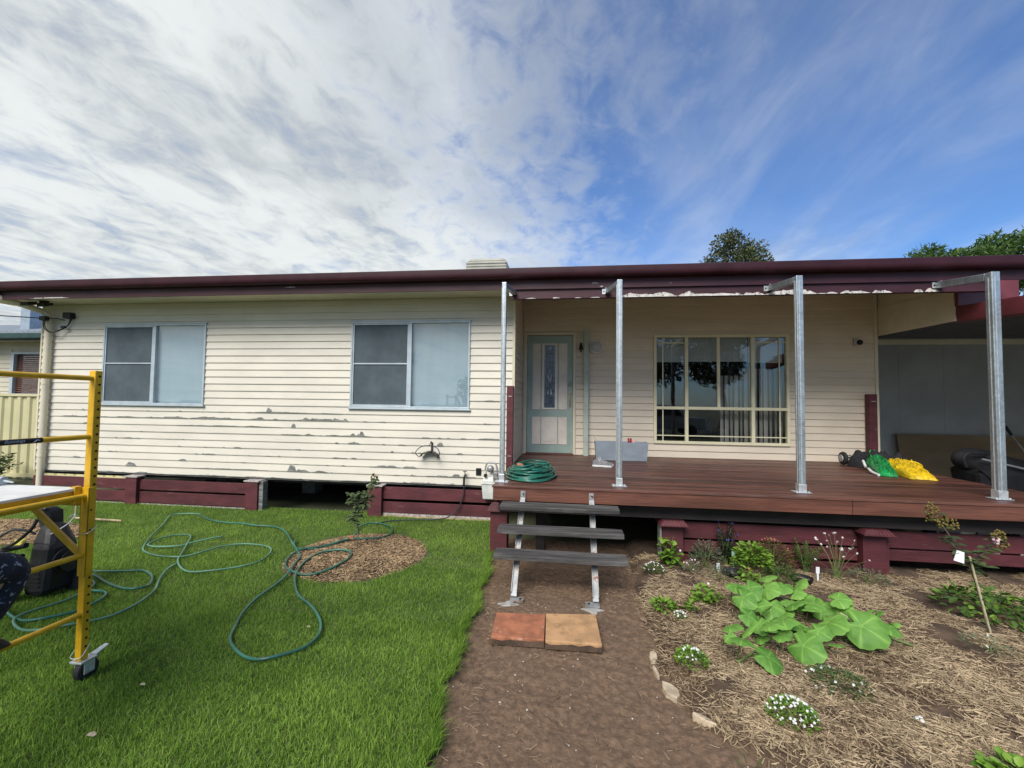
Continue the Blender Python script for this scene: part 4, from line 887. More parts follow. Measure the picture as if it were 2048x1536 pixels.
def skirting():
    def cap(p, x, y, z, w):
        m = MB().frustum((x, y, z), w+.045, w+.045, (x, y, z+.012), w+.045, w+.045); m.frustum((x, y, z+.0125), w+.043, w+.043, (x, y, z+.055), w+.005, w+.005); m.obj('post_cap', 'maroon_timber', p, bevel=.003)
        r = MB(); n = 9
        for k in range(n):
            t = -w-.035+2*(w+.035)*k/(n-1); r.bar((x+t, y-w-.045, z+.014), (x+t*.72, y-w-.004, z+.056), .007, .006)
        r.obj('cap_flute', 'maroon_timber', p)
    s = empty('skirting_fence', (-6.6, 6.25, 0), 'maroon slatted skirting under the house wall behind the lawn hoses', 'fence', 'maroon skirting fences')
    for x in (-6.86, -4.77):
        p = MB().box(x-.10, x+.10, 6.16, 6.29, -.085, .43).obj('post', 'maroon_timber', s, bevel=.004)
        MB().box(x-.125, x+.125, 6.145, 6.30, .431, .452).obj('post_cap', 'worn_timber_edge', p, bevel=.003)
    MB().box(-4.665, -4.60, 6.19, 6.30, -.085, .44).obj('side_post', 'bare_wood', s)
    for a, b in ((-8.75, -6.962), (-6.758, -4.872)):
        for z0, z1 in ((.235, .395), (.035, .205)): MB().box(a, b, 6.215, 6.238, z0+random.uniform(-.006, .006), z1).obj('rail', 'maroon_timber', s, bevel=.003)
        MB().box(a, b, 6.216, 6.237, -.06, .018).obj('kick_board', 'worn_timber_edge', s)
    s = empty('skirting_fence', (-1.8, 6.25, 0), 'maroon slatted skirting beneath the hose hanger', 'fence', 'maroon skirting fences')
    p = MB().box(-2.89, -2.68, 6.14, 6.28, -.085, .44).obj('post', 'maroon_timber', s, bevel=.004); MB().box(-2.91, -2.66, 6.125, 6.29, .441, .462).obj('post_cap', 'worn_timber_edge', p, bevel=.003)
    for z0, z1 in ((.255, .43), (.055, .215)): MB().box(-2.678, -.98, 6.20, 6.225, z0, z1).obj('rail', 'maroon_timber', s, bevel=.003)
    MB().box(-2.678, -.98, 6.202, 6.223, .02, .050).obj('rail_edge', 'worn_timber_edge', s); MB().box(-2.678, -.98, 6.19, 6.23, -.07, .018).obj('kick_board', 'stick', s)
    p0 = empty('skirting_pillar', (-.75, 4.98, 0), 'short maroon pillar with fluted cap left of the steps', 'pillar')
    MB().box(-.845, -.655, 4.89, 5.07, -.085, .475).obj('post', 'maroon_timber', p0, bevel=.004); cap(p0, -.75, 4.98, .476, .095)
    s = empty('skirting_fence', (2.5, 4.9, 0), 'maroon slatted skirting with capped posts under the deck', 'fence', 'maroon skirting fences')
    for x in (1.115, 3.045):
        p = MB().box(x-.105, x+.105, 4.80, 4.92, -.085, .435).obj('post', 'maroon_timber', s, bevel=.004); cap(p, x, 4.86, .436, .10)
    MB().box(.985, 1.005, 4.81, 4.93, -.085, .42).obj('side_post', 'bare_wood', s); MB().box(3.152, 3.20, 4.84, 4.93, -.085, .42).obj('side_post', 'maroon_timber', s)
    for a, b, zs in ((1.222, 2.938, ((.285, .455), (.140, .262), (-.03, .112))), (3.202, 6.2, ((.285, .452), (.160, .268)))):
        for z0, z1 in zs: MB().box(a, b, 4.885, 4.908, z0, z1).obj('rail', 'maroon_timber', s, bevel=.003)
skirting()

# ------------------------------------------------------------------ scaffold, washer, person
SX, SY = -2.865, 2.325
def scaffold():
    s = empty('scaffold', (SX, SY, 0), 'yellow steel rolling scaffold with white platform at the left edge', 'scaffold')
    w = .043; zr = (.404, .755, 1.105, 1.459, 1.813); Y2 = SY-.75; X2 = SX-1.85
    for px, py in ((SX, SY), (SX, Y2), (X2, SY), (X2, Y2)):
        p = MB().box(px-w/2, px+w/2, py-w/2, py+w/2, .135, 1.86).obj('post', 'scaffold_yellow', s, bevel=.004)
        if px == SX:
            m = MB(); z = .21
            while z < 1.84:
                if not (.64 < z < 1.16): m.lathe((px+w/2, py+.004, z), [(.0072, .0), (.0072, .0012)], 10, 'x')
                z += .0505
            m.obj('hole_row', 'hole_black', p)
            c = MB(); c.box(px-w/2-.007, px+w/2+.007, py-w/2-.007, py-w/2-.001, .63, 1.155); c.box(px+w/2+.001, px+w/2+.007, py-w/2-.007, py+.010, .63, 1.155); c.box(px-w/2-.007, px-w/2-.001, py-w/2-.007, py+w/2+.007, .63, 1.155)
            c.obj('sleeve', 'scaffold_yellow', s, bevel=.002)
            for zz in (.90, 1.02): MB().lathe((px+w/2+.0072, py-.012, zz), [(.006, 0), (.006, .0012)], 8, 'x').obj('sleeve_hole', 'hole_black', s)
            MB().tube(catmull([(px-.03, py-.034, .885), (px+.032, py-.034, .885), (px+.036, py, .905), (px+.034, py+.02, .915)], 4), .0022, 5).obj('locking_pin', 'galv_bright', s)
            MB().tube(catmull([(px+.030, py+.02, .22), (px+.034, py-.03, .165), (px-.03, py-.036, .160), (px-.034, py+.0, .20)], 4), .0022, 5).obj('locking_pin', 'galv_bright', s)
        cst = MB(); cst.box(px-.040, px+.045, py-.035, py+.060, .122, .134); cst.box(px-.034, px-.028, py-.01, py+.05, .05, .122); cst.box(px+.032, px+.038, py-.01, py+.05, .05, .122)
        c = cst.obj('castor_fork', 'galv_bright', s, bevel=.003)
        MB().lathe((px-.022, py+.03, .062), [(.052, 0), (.062, .006), (.062, .040), (.052, .046)], 24, 'x').obj('castor_wheel', 'tyre_black', s, smooth=False, bevel=.004)
        MB().lathe((px+.038, py+.03, .062), [(.010, 0), (.010, .006)], 8, 'x').obj('axle_bolt', 'galv_bright', c)
        MB().add([(px-.01, py+.055, .130), (px+.035, py+.055, .130), (px+.03, py+.135, .150), (px+.0, py+.135, .150), (px-.01, py+.055, .138), (px+.035, py+.055, .138), (px+.03, py+.135, .158), (px+.0, py+.135, .158)],
                 [(0, 3, 2, 1), (4, 5, 6, 7), (0, 1, 5, 4), (1, 2, 6, 5), (2, 3, 7, 6), (3, 0, 4, 7)]).obj('brake_lever', 'galv_bright', c, bevel=.002)
    for px in (SX, X2):
        for z in zr: smooth_by_angle(MB().tube([(px, SY-w/2, z), (px, Y2+w/2, z)], .0155, 12).obj('rung', 'scaffold_yellow', s))
    # label on the second rung
    lb = MB(); n = 10
    y0, y1 = 2.06, 1.80; vs = []
    for yy in (y0, y1):
        for k in range(n+1): a = R(-60+130*k/n); vs.append((SX+.0160*math.cos(a), yy, 1.459+.0160*math.sin(a)))
    lb.add(vs, [(k, k+1, n+2+k, n+1+k) for k in range(n)]); L_ = lb.obj('rung_label', 'label_black', s)
    cu = bpy.data.curves.new('label_lettering', 'FONT'); cu.body = 'Bunnings'; cu.size = .024; cu.shear = .25; cu.align_x = 'CENTER'; cu.align_y = 'CENTER'
    t = bpy.data.objects.new('lt', cu); COL.objects.link(t); dg = bpy.context.evaluated_depsgraph_get(); me = bpy.data.meshes.new_from_object(t.evaluated_get(dg)); bpy.data.objects.remove(t)
    me.name = 'label_lettering'; me.materials.append(MATS['label_text']); o = bpy.data.objects.new('label_lettering', me); link(o, L_); o.location = (SX+.0168, 1.935, 1.4625)
    o.rotation_euler = (R(90), 0, R(90))
    MB().tube([(SX+.0166, 2.045-.006*k, 1.457+.006*math.sin(k*.9)) for k in range(6)], .0016, 5).obj('label_emblem', 'label_text', L_)
    # platform
    MB().box(X2+.03, SX-.03, Y2+.03, SY-.03, 1.140, 1.156).obj('platform_board', 'platform_white', s, bevel=.003)
    for yy in (SY-.027, Y2+.005):
        MB().box(X2+.02, SX-.02, yy, yy+.024, 1.045, 1.139).obj('platform_rail', 'scaffold_yellow', s, bevel=.003)
        for (xa, xb) in ((SX-.02, SX-.43), (X2+.02, X2+.43)): MB().bar((xa, yy+.012, .75), (xb, yy+.012, 1.06), .020, .034).obj('knee_brace', 'scaffold_yellow', s, bevel=.003)
    for px in (SX-.05, X2+.05): MB().box(px-.012, px+.012, Y2+.03, SY-.03, 1.075, 1.139).obj('platform_end', 'scaffold_yellow', s)
    MB().box(SX-.055, SX-.0225, SY-.065, SY-.0275, 1.06, 1.165).obj('platform_hook', 'scaffold_yellow', s, bevel=.003)
    # things lying on the platform
    n, m = 22, 18; vs = []; rr = random.Random(5)
    for j in range(m):
        for i in range(n):
            x = -3.70+.30*i/(n-1); y = 2.02+.24*j/(m-1); e = min(i, n-1-i, j, m-1-j)/4.0
            z = 1.160+min(1, e)*.030*(1+mnoise.noise(Vector((x*14, y*14, 1))))+.014*abs(mnoise.noise(Vector((x*30, y*30, 4))))
            vs.append((x+.02*mnoise.noise(Vector((y*8, 0, 2))), y+.02*mnoise.noise(Vector((x*8, 3, 2))), z))
    fs = [(j*n+i, j*n+i+1, (j+1)*n+i+1, (j+1)*n+i) for j in range(m-1) for i in range(n-1)]
    tag(MB().add(vs, fs).obj('rag', 'cloth_blue', smooth=True), 'crumpled blue and white rag on the scaffold platform', 'rag')
    tb = empty('sealant_tube', (-3.47, 2.24, 1.157), 'pale grey sealant tube beside the rag on the scaffold', 'tube')
    MB().tube([(-3.62, 2.255, 1.183), (-3.395, 2.265, 1.183)], .025, 14).obj('tube_body', 'tube_grey', tb, smooth=False); MB().tube([(-3.395, 2.265, 1.183), (-3.33, 2.268, 1.174)], [.008, .004], 8).obj('nozzle', 'tube_grey', tb)
scaffold()

def pressure_washer():
    w = empty('pressure_washer', (-4.47, 3.25, 0), 'black electric pressure washer standing on the lawn behind the scaffold', 'pressure washer')
    bx = -4.42
    MB().frustum((bx+.03, 3.28, .03), .105, .14, (bx+.04, 3.30, .47), .095, .12).obj('body_shell', 'black_plastic', w, bevel=.055)
    MB().frustum((bx+.03, 3.30, .42), .105, .12, (bx-.02, 3.33, .60), .06, .07).obj('body_top', 'black_plastic', w, bevel=.045)
    MB().add([(-4.56, 3.28, .72), (-4.47, 3.26, .735), (-4.44, 3.30, .70), (-4.43, 3.30, .50), (-4.53, 3.29, .53), (-4.60, 3.31, .64),
              (-4.56, 3.38, .72), (-4.47, 3.36, .735), (-4.44, 3.40, .70), (-4.43, 3.40, .50), (-4.53, 3.39, .53), (-4.60, 3.41, .64)],
             [(0, 1, 2, 3, 4, 5), (11, 10, 9, 8, 7, 6)] + [(i, (i+1) % 6, 6+(i+1) % 6, 6+i) for i in range(6)]).obj('handle_hood', 'black_plastic', w, bevel=.012)
    MB().tube(catmull([(-4.46, 3.27, .735), (-4.50, 3.24, .745), (-4.55, 3.26, .73)], 4), .014, 8).obj('hand_grip', 'grey_metal', w)
    MB().frustum((-4.52, 3.14, .455), .045, .022, (-4.52, 3.15, .505), .036, .02).obj('pump_head', 'label_yellow', w, bevel=.012)
    MB().tube([(-4.66, 3.12, .41), (-4.45, 3.14, .46)], .022, 10).obj('outlet_barrel', 'black_plastic', w)
    MB().tube([(-4.70, 3.12, .35), (-4.48, 3.14, .37)], .020, 10).obj('inlet_barrel', 'black_plastic', w)
    MB().tube(catmull([(-4.70, 3.13, .52), (-4.62, 3.16, .57), (-4.54, 3.2, .56), (-4.5, 3.24, .52)], 5), .009, 7).obj('hose_stub', 'hose_dark', w)
    MB().lathe((-4.545, 3.12, .105), [(.095, .0), (.105, -.008), (.105, -.045), (.092, -.052)], 26, 'y').obj('wheel', 'tyre_black', w, bevel=.004); MB().lathe((-4.545, 3.066, .105), [(.055, 0), (.045, -.006), (.02, -.009)], 20, 'y').obj('wheel_hub', 'dark_metal', w)
    MB().lathe((-4.30, 3.42, .105), [(.095, .0), (.105, -.008), (.105, -.045), (.092, -.052)], 26, 'y').obj('wheel', 'tyre_black', w, bevel=.004)
    m = MB()
    for k in range(6): m.box(-4.46, -4.32, 3.146, 3.152, .12+.035*k, .13+.035*k)
    m.obj('vent_slots', 'hole_black', w)
    MB().lathe((-4.285, 3.30, .30), [(.09, 0), (.10, .01), (.10, .02), (.05, .025), (.05, .06), (.085, .065), (.09, .08)], 20, 'x').obj('hose_reel', 'dark_metal', w)
    MB().tube(catmull([(-4.62, 3.10, .44), (-4.45, 3.06, .50), (-4.30, 3.06, .62), (-4.26, 3.07, .70)], 5), .012, 8).obj('spray_lance', 'black_plastic', w)
    MB().tube(catmull([(-4.40, 3.40, .62), (-4.30, 3.38, .66), (-4.27, 3.30, .60), (-4.30, 3.2, .54)], 5), .006, 6).obj('power_cord', 'grey_metal', w)
    MB().box(-4.57, -4.49, 3.125, 3.135, .175, .205).obj('yellow_badge', 'label_yellow', w)
    MB().frustum((-4.565, 3.2, .10), .06, .06, (-4.55, 3.22, .22), .04, .05).obj('wheel_guard', 'black_plastic', w, bevel=.015)
pressure_washer()

def skin_mesh(name, joints, edges, material, parent, root=0, sub=2):
    m = bpy.data.meshes.new(name); m.from_pydata([j[:3] for j in joints], edges, []); m.update(); m.materials.append(MATS[material])
    o = bpy.data.objects.new(name, m); link(o, parent)
    sk = o.modifiers.new('skin', 'SKIN'); sk.use_smooth_shade = True
    if not m.skin_vertices: 
        bpy.context.view_layer.objects.active = o
    lay = m.skin_vertices[0].data
    for i, j in enumerate(joints): r = j[3]; lay[i].radius = (r, r) if not isinstance(r, tuple) else r; lay[i].use_root = (i == root)
    sb = o.modifiers.new('sub', 'SUBSURF'); sb.levels = sub; sb.render_levels = sub
    return o
def person():
    p = empty('person', (-2.58, 1.4, 0), 'person in paint-spattered navy trousers with one knee raised at the scaffold', 'person')
    # x, y, z, radius
    J = [(-2.58, 1.40, .96, .10), (-2.59, 1.42, 1.14, .125), (-2.60, 1.45, 1.32, .14), (-2.61, 1.47, 1.46, .10), (-2.61, 1.48, 1.53, .055), (-2.615, 1.485, 1.62, .085), (-2.615, 1.49, 1.72, .085),
         (-2.50, 1.38, .88, .07), (-2.49, 1.36, .48, .05), (-2.49, 1.33, .09, .042), (-2.49, 1.44, .04, .04),          # standing leg
         (-2.655, 1.46, .91, .065), (-2.688, 1.80, .86, .045), (-2.775, 1.745, .55, .036), (-2.84, 1.80, .455, .038),        # raised leg
         (-2.44, 1.45, 1.43, .055), (-2.50, 1.56, 1.22, .042), (-2.70, 1.66, 1.44, .03), (-2.82, 1.68, 1.475, .03),
         (-2.77, 1.46, 1.43, .055), (-2.76, 1.60, 1.62, .042), (-2.82, 1.62, 1.80, .03), (-2.85, 1.62, 1.84, .03)]
    E = [(0, 1), (1, 2), (2, 3), (3, 4), (4, 5), (5, 6), (0, 7), (7, 8), (8, 9), (9, 10), (0, 11), (11, 12), (12, 13), (13, 14), (2, 15), (15, 16), (16, 17), (17, 18), (2, 19), (19, 20), (20, 21), (21, 22)]
    skin_mesh('body', J, E, 'skin', p)
    T = [(-2.58, 1.40, .97, .15), (-2.50, 1.38, .88, .105), (-2.49, 1.36, .48, .078), (-2.49, 1.33, .12, .070), (-2.655, 1.46, .91, .11), (-2.67, 1.66, .90, .098), (-2.688, 1.835, .865, .080), (-2.70, 1.862, .815, .074), (-2.745, 1.79, .66, .076), (-2.79, 1.73, .53, .066)]
    skin_mesh('trousers', T, [(0, 1), (1, 2), (2, 3), (0, 4), (4, 5), (5, 6), (6, 7), (7, 8), (8, 9)], 'trousers_navy', p)
    S = [(-2.58, 1.40, .98, .155), (-2.59, 1.42, 1.14, .15), (-2.60, 1.45, 1.32, .16), (-2.61, 1.47, 1.45, .11), (-2.44, 1.45, 1.43, .075), (-2.48, 1.52, 1.30, .062), (-2.77, 1.46, 1.43, .075), (-2.765, 1.54, 1.54, .06)]
    skin_mesh('shirt', S, [(0, 1), (1, 2), (2, 3), (2, 4), (4, 5), (2, 6), (6, 7)], 'shirt_grey', p)
    MB().lathe((-2.615, 1.48, 1.68), [(.095, 0), (.105, .04), (.095, .085), (.06, .118), (.015, .13)], 16).obj('hair', 'hair', p, smooth=True)
    f = MB()
    for dx in (-.032, .032): f.lathe((-2.618+dx, 1.565, 1.685), [(.012, 0), (.008, .006)], 8, 'y')
    f.obj('eye', 'hair', p)
    MB().frustum((-2.62, 1.575, 1.64), .014, .014, (-2.62, 1.57, 1.68), .007, .006).obj('nose', 'skin', p, bevel=.004); MB().box(-2.64, -2.60, 1.566, 1.574, 1.612, 1.618).obj('mouth', 'orange_fitting', p)
    for cx, cy, cz in ((-2.865, 1.68, 1.459), (-2.865, 1.62, 1.813)):        # fingers closed round the rungs
        for k in range(4):
            y = cy+.03-.021*k; r = .0085-.0005*k
            MB().tube(catmull([(cx+.030, y, cz+.014), (cx+.008, y, cz+.027), (cx-.018, y, cz+.018), (cx-.027, y, cz-.004), (cx-.014, y, cz-.023)], 3), r, 7).obj('finger', 'skin', p)
        MB().tube(catmull([(cx+.03, cy+.035, cz-.004), (cx+.018, cy+.045, cz-.02), (cx-.004, cy+.04, cz-.027)], 3), .010, 7).obj('thumb', 'skin', p)
    for x, y, z, d in ((-2.49, 1.36, 0, 0), (-2.845, 1.80, .422, 0)):
        m = MB(); m.frustum((x, y+.03, z), .045, .13, (x, y+.01, z+.06), .040, .10); m.obj('boot', 'boot', p, bevel=.02)
person()

# ------------------------------------------------------------------ hoses
def hose(name, pts, r, material, label, cat='hose', zf=None, lift=.0):
    c = catmull([(x, y, 0) for x, y in pts], 6); out = []; hist = []
    for i, q in enumerate(c):
        z = (zf(q[0], q[1]) if zf else .022) + r
        # cross over earlier turns
        for h in hist[:-14:3]:
            d = math.hypot(h[0]-q[0], h[1]-q[1])
            if d < .05: z = max(z, h[2]+2*r*max(0, 1-d/.05)*1.05)
        z += .006*math.sin(i*.33)
        hist.append((q[0], q[1], z)); out.append((q[0], q[1], z))
    # smooth the heights
    zs = np.array([o[2] for o in out]); k = np.ones(7)/7; zs2 = np.convolve(np.pad(zs, 3, 'edge'), k, 'valid')
    out = [(a[0], a[1], float(b)) for a, b in zip(out, zs2)]
    o = MB().tube(out, r, 10).obj(name, material, smooth=True); tag(o, label, cat, 'garden hoses'); return o
HA = [(-5.19,5.69),(-4.84,5.48),(-4.60,5.43),(-4.28,5.41),(-4.08,5.34),(-3.94,5.36),(-3.76,5.34),(-3.51,5.16),(-3.26,4.90),(-3.09,4.71),(-2.94,4.59),(-2.81,4.60),(-2.71,4.70),(-2.61,4.87),(-2.56,5.02),(-2.63,5.27),(-2.70,5.56),(-2.59,5.72),(-2.40,5.68),(-2.24,5.50),(-2.17,5.26),(-2.22,5.12),(-2.38,5.04),(-2.52,4.97),(-2.64,4.80),(-2.76,4.64),(-2.88,4.55),(-2.92,4.41),(-2.85,4.22),(-2.73,4.06),(-2.58,3.97),(-2.45,3.95),(-2.32,4.03),(-2.26,4.23),(-2.27,4.46),(-2.36,4.58),(-2.52,4.58),(-2.64,4.50),(-2.66,4.31),(-2.62,4.12),(-2.54,3.91),(-2.40,3.70),(-2.24,3.51),(-2.03,3.36),(-1.88,3.21),(-1.78,3.07),(-1.73,2.94),(-1.75,2.81),(-1.83,2.70),(-1.93,2.64),(-2.06,2.66),(-2.21,2.74),(-2.31,2.83),(-2.40,2.98),(-2.50,3.19),(-2.56,3.42),(-2.59,3.67),(-2.63,3.93),(-2.72,4.18),(-2.80,4.38),(-2.94,4.54),(-3.09,4.71),(-3.17,4.86)]
HB = [(-4.13,4.87),(-4.22,4.73),(-4.30,4.60),(-4.36,4.48),(-4.55,4.41),(-4.69,4.45),(-4.75,4.52),(-4.77,4.70),(-4.71,4.83),(-4.61,4.88),(-4.47,4.78),(-4.33,4.59),(-4.14,4.33),(-3.97,4.10),(-3.80,3.95),(-3.63,3.86),(-3.47,3.87),(-3.31,3.95),(-3.17,4.12),(-3.14,4.30),(-3.24,4.53),(-3.44,4.66),(-3.69,4.67),(-3.86,4.51),(-3.95,4.29),(-4.06,4.18),(-4.30,4.17),(-4.50,4.25),(-4.67,4.37),(-4.91,4.67),(-5.15,5.02),(-5.34,5.28),(-5.56,5.60),(-5.42,5.74),(-5.24,5.76)]
HC = [(-3.89,4.00),(-3.83,3.83),(-3.69,3.62),(-3.53,3.42),(-3.43,3.18),(-3.44,3.02),(-3.52,2.90),(-3.60,2.82),(-3.74,2.74),(-3.87,2.73),(-4.04,2.80),(-4.12,2.90),(-4.12,3.02),(-4.06,3.16),(-4.10,3.34),(-4.22,3.50),(-4.45,3.58)]
HE = [(-4.62,3.62),(-4.40,3.63),(-4.10,3.51),(-3.85,3.43),(-3.73,3.42),(-3.68,3.50),(-3.76,3.62),(-3.88,3.72),(-4.07,3.80),(-4.25,3.76),(-4.48,3.70)]
HD = [(-4.18,3.40),(-4.06,3.34),(-3.96,3.35),(-3.87,3.31),(-3.80,3.21),(-3.78,3.10),(-3.80,2.99),(-3.86,2.89),(-3.95,2.84),(-4.05,2.84),(-4.19,2.88),(-4.32,2.94),(-4.43,2.99),(-4.55,3.0),(-4.75,2.95)]
def ring_z(x, y):
    q = in_ring(x, y); return .022 if q > 1.2 else .022+.018*max(0, 1-q)
hose('garden_hose', HA, .0110, 'hose_green_old', 'green garden hose looping across the mulch ring to a big teardrop loop', zf=ring_z)
hose('garden_hose', HB, .0085, 'hose_pale', 'faded green hose making two open loops in the middle of the lawn')
hose('garden_hose', HC, .0095, 'hose_pale', 'green hose curling from mid lawn round the scaffold post to the pressure washer')
hose('garden_hose', HE, .0105, 'hose_green_old', 'green hose making one oval loop right of the scaffold post')
hose('garden_hose', HD, .0105, 'hose_green', 'darker green hose loop low beside the scaffold post')
def coil():
    e = empty('coiled_hose', (-.42, 5.25, ZD), 'dark green hose coiled in a heap on the deck corner', 'hose', 'garden hoses')
    cx, cy = -.42, 5.28; pts = []; rr = random.Random(4)
    for k in range(13*22):
        t = k/22; a = 2*math.pi*t; lay = min(5, int(t/2.3)); rx = .27-.012*lay+.030*math.sin(t*2.7+1)+.02*math.sin(a*2+t); ry = .42-.02*lay+.05*math.sin(t*1.9)
        pts.append((cx+.02*math.sin(t*1.3)+rx*math.cos(a), cy+.02*math.cos(t*1.7)+ry*math.sin(a), ZD+.012+.019*t/2.1+.006*math.sin(a*3+t)))
    MB().tube(pts, .0105, 8).obj('hose_coil', 'hose_green', e, smooth=True)
    q = catmull([(-.66, 5.0, ZD+.11), (-.45, 4.93, ZD+.135), (-.33, 5.1, ZD+.15), (-.22, 5.35, ZD+.15), (-.25, 5.55, ZD+.14), (-.42, 5.6, ZD+.15), (-.55, 5.4, ZD+.15), (-.62, 5.2, ZD+.13), (-.5, 5.05, ZD+.15), (-.38, 5.2, ZD+.16), (-.45, 5.4, ZD+.15)], 7)
    MB().tube(q, .0105, 8).obj('loose_loop', 'hose_green', e, smooth=True)
    MB().tube([(-.56, 5.12, ZD+.155), (-.51, 5.06, ZD+.165)], [.022, .017], 12).obj('hose_fitting', 'orange_fitting', e)
coil()
def wall_items():
    h = empty('hose_hanger', (-2.0, YL, .85), 'black wrought metal hose hanger on the peeling front wall', 'hose hanger'); y = YL-.026; cx, cz = -1.99, .84
    arc = [(cx+.145*math.cos(R(a)), y-.05, cz+.125*math.sin(R(a))) for a in range(15, 166, 12)]; v = []
    for (x, yy, z) in arc: v += [(x, y-.12, z), (x, y-.005, z), (x, y-.005, z+.005), (x, y-.12, z+.005)]
    n = len(arc); fs = []
    for k in range(n-1):
        for q in range(4): a = k*4+q; b = k*4+(q+1) % 4; fs.append((a, b, b+4, a+4))
    MB().add(v, fs).obj('saddle', 'dark_metal', h)
    MB().tube(catmull([(cx-.14, y-.12, cz+.05), (cx-.19, y-.12, cz+.11), (cx-.12, y-.12, cz+.19), (cx, y-.12, cz+.215), (cx+.12, y-.12, cz+.19), (cx+.17, y-.12, cz+.11), (cx+.14, y-.12, cz+.03)], 5), .006, 6).obj('front_rail', 'dark_metal', h)
    MB().box(cx+.005, cx+.03, y-.008, y-.0005, cz+.10, cz+.255).obj('back_plate', 'dark_metal', h); MB().tube([(cx+.017, y-.006, cz+.25), (cx+.017, y-.05, cz+.27), (cx+.017, y-.11, cz+.22)], .006, 6).obj('top_arm', 'dark_metal', h)
    v = empty('wall_vent', (-1.265, YL, .68), 'small black air vent low on the wall beside the gas meter', 'vent')
    MB().box(-1.303, -1.228, YL-.034, YL-.025, .633, .735).obj('vent_frame', 'black_plastic', v)
    m = MB()
    for k in range(5): m.box(-1.298, -1.233, YL-.040, YL-.0345, .643+.018*k, .651+.018*k)
    for k in range(3): m.box(-1.292+.022*k, -1.284+.022*k, YL-.042, YL-.0405, .638, .73)
    m.obj('vent_bars', 'dark_metal', v)
    t = empty('garden_tap', (-1.457, YL, .6), 'garden tap with dark hose hanging from the lowest weatherboards', 'tap')
    MB().tube([(-1.457, YL-.02, .63), (-1.457, YL-.10, .63), (-1.457, YL-.12, .60)], .012, 8).obj('spout', 'dark_metal', t); MB().tube([(-1.457, YL-.08, .63), (-1.457, YL-.08, .69)], .008, 6).obj('spindle', 'brass', t); MB().bar((-1.485, YL-.08, .692), (-1.43, YL-.08, .692), .014, .010).obj('tap_handle', 'dark_metal', t)
    MB().tube([(-1.457, YL-.12, .60), (-1.458, YL-.125, .50)], .017, 8).obj('hose_connector', 'hose_dark', t)
    o = MB().tube(catmull([(-1.458, YL-.125, .51), (-1.46, YL-.13, .36), (-1.52, YL-.15, .20), (-1.66, YL-.20, .06), (-1.80, YL-.25, .035), (-2.05, YL-.30, .03), (-2.4, YL-.42, .03), (-2.55, YL-.6, .03)], 6), .0085, 8).obj('tap_hose', 'hose_dark', smooth=True); tag(o, 'dark hose drooping from the wall tap down to the grass', 'hose', 'garden hoses')
    g = empty('gas_meter', (-1.08, 6.12, .34), 'grey gas meter with pipework at the corner beside the deck', 'gas meter')
    MB().frustum((-1.085, 6.13, .335), .075, .07, (-1.085, 6.13, .545), .092, .085).obj('meter_body', 'meter_grey', g, bevel=.015); MB().box(-1.185, -.985, 6.035, 6.225, .546, .575).obj('meter_flange', 'meter_grey', g, bevel=.006)
    MB().frustum((-1.085, 6.13, .576), .085, .075, (-1.085, 6.13, .64), .07, .06).obj('meter_cover', 'meter_grey', g, bevel=.012)
    pp = MB(); pp.tube(catmull([(-1.14, 6.13, .60), (-1.14, 6.13, .74), (-1.12, 6.13, .82), (-1.07, 6.13, .845), (-1.0, 6.13, .83), (-.97, 6.13, .76), (-.965, 6.13, .66), (-.965, 6.15, .5)], 5), .012, 8); pp.obj('meter_pipe', 'grey_metal', g, smooth=True)
    MB().lathe((-1.06, 6.10, .76), [(.045, .03), (.05, .0), (.05, -.03), (.03, -.05)], 14, 'y').obj('regulator', 'grey_metal', g, smooth=True); MB().tube([(-1.14, 6.13, .64), (-1.14, 6.13, .72)], .024, 10).obj('union_nut', 'meter_grey', g); MB().tube([(-1.03, 6.12, .62), (-1.04, 6.11, .74)], .022, 10).obj('union_nut', 'meter_grey', g); MB().tube([(-1.06, 6.10, .70), (-.97, 6.12, .68)], .02, 10).obj('valve', 'grey_metal', g)
    MB().lathe((-1.12, 6.06, .67), [(.026, 0), (.026, -.02)], 14, 'y').obj('dial', 'dark_metal', g)
wall_items()

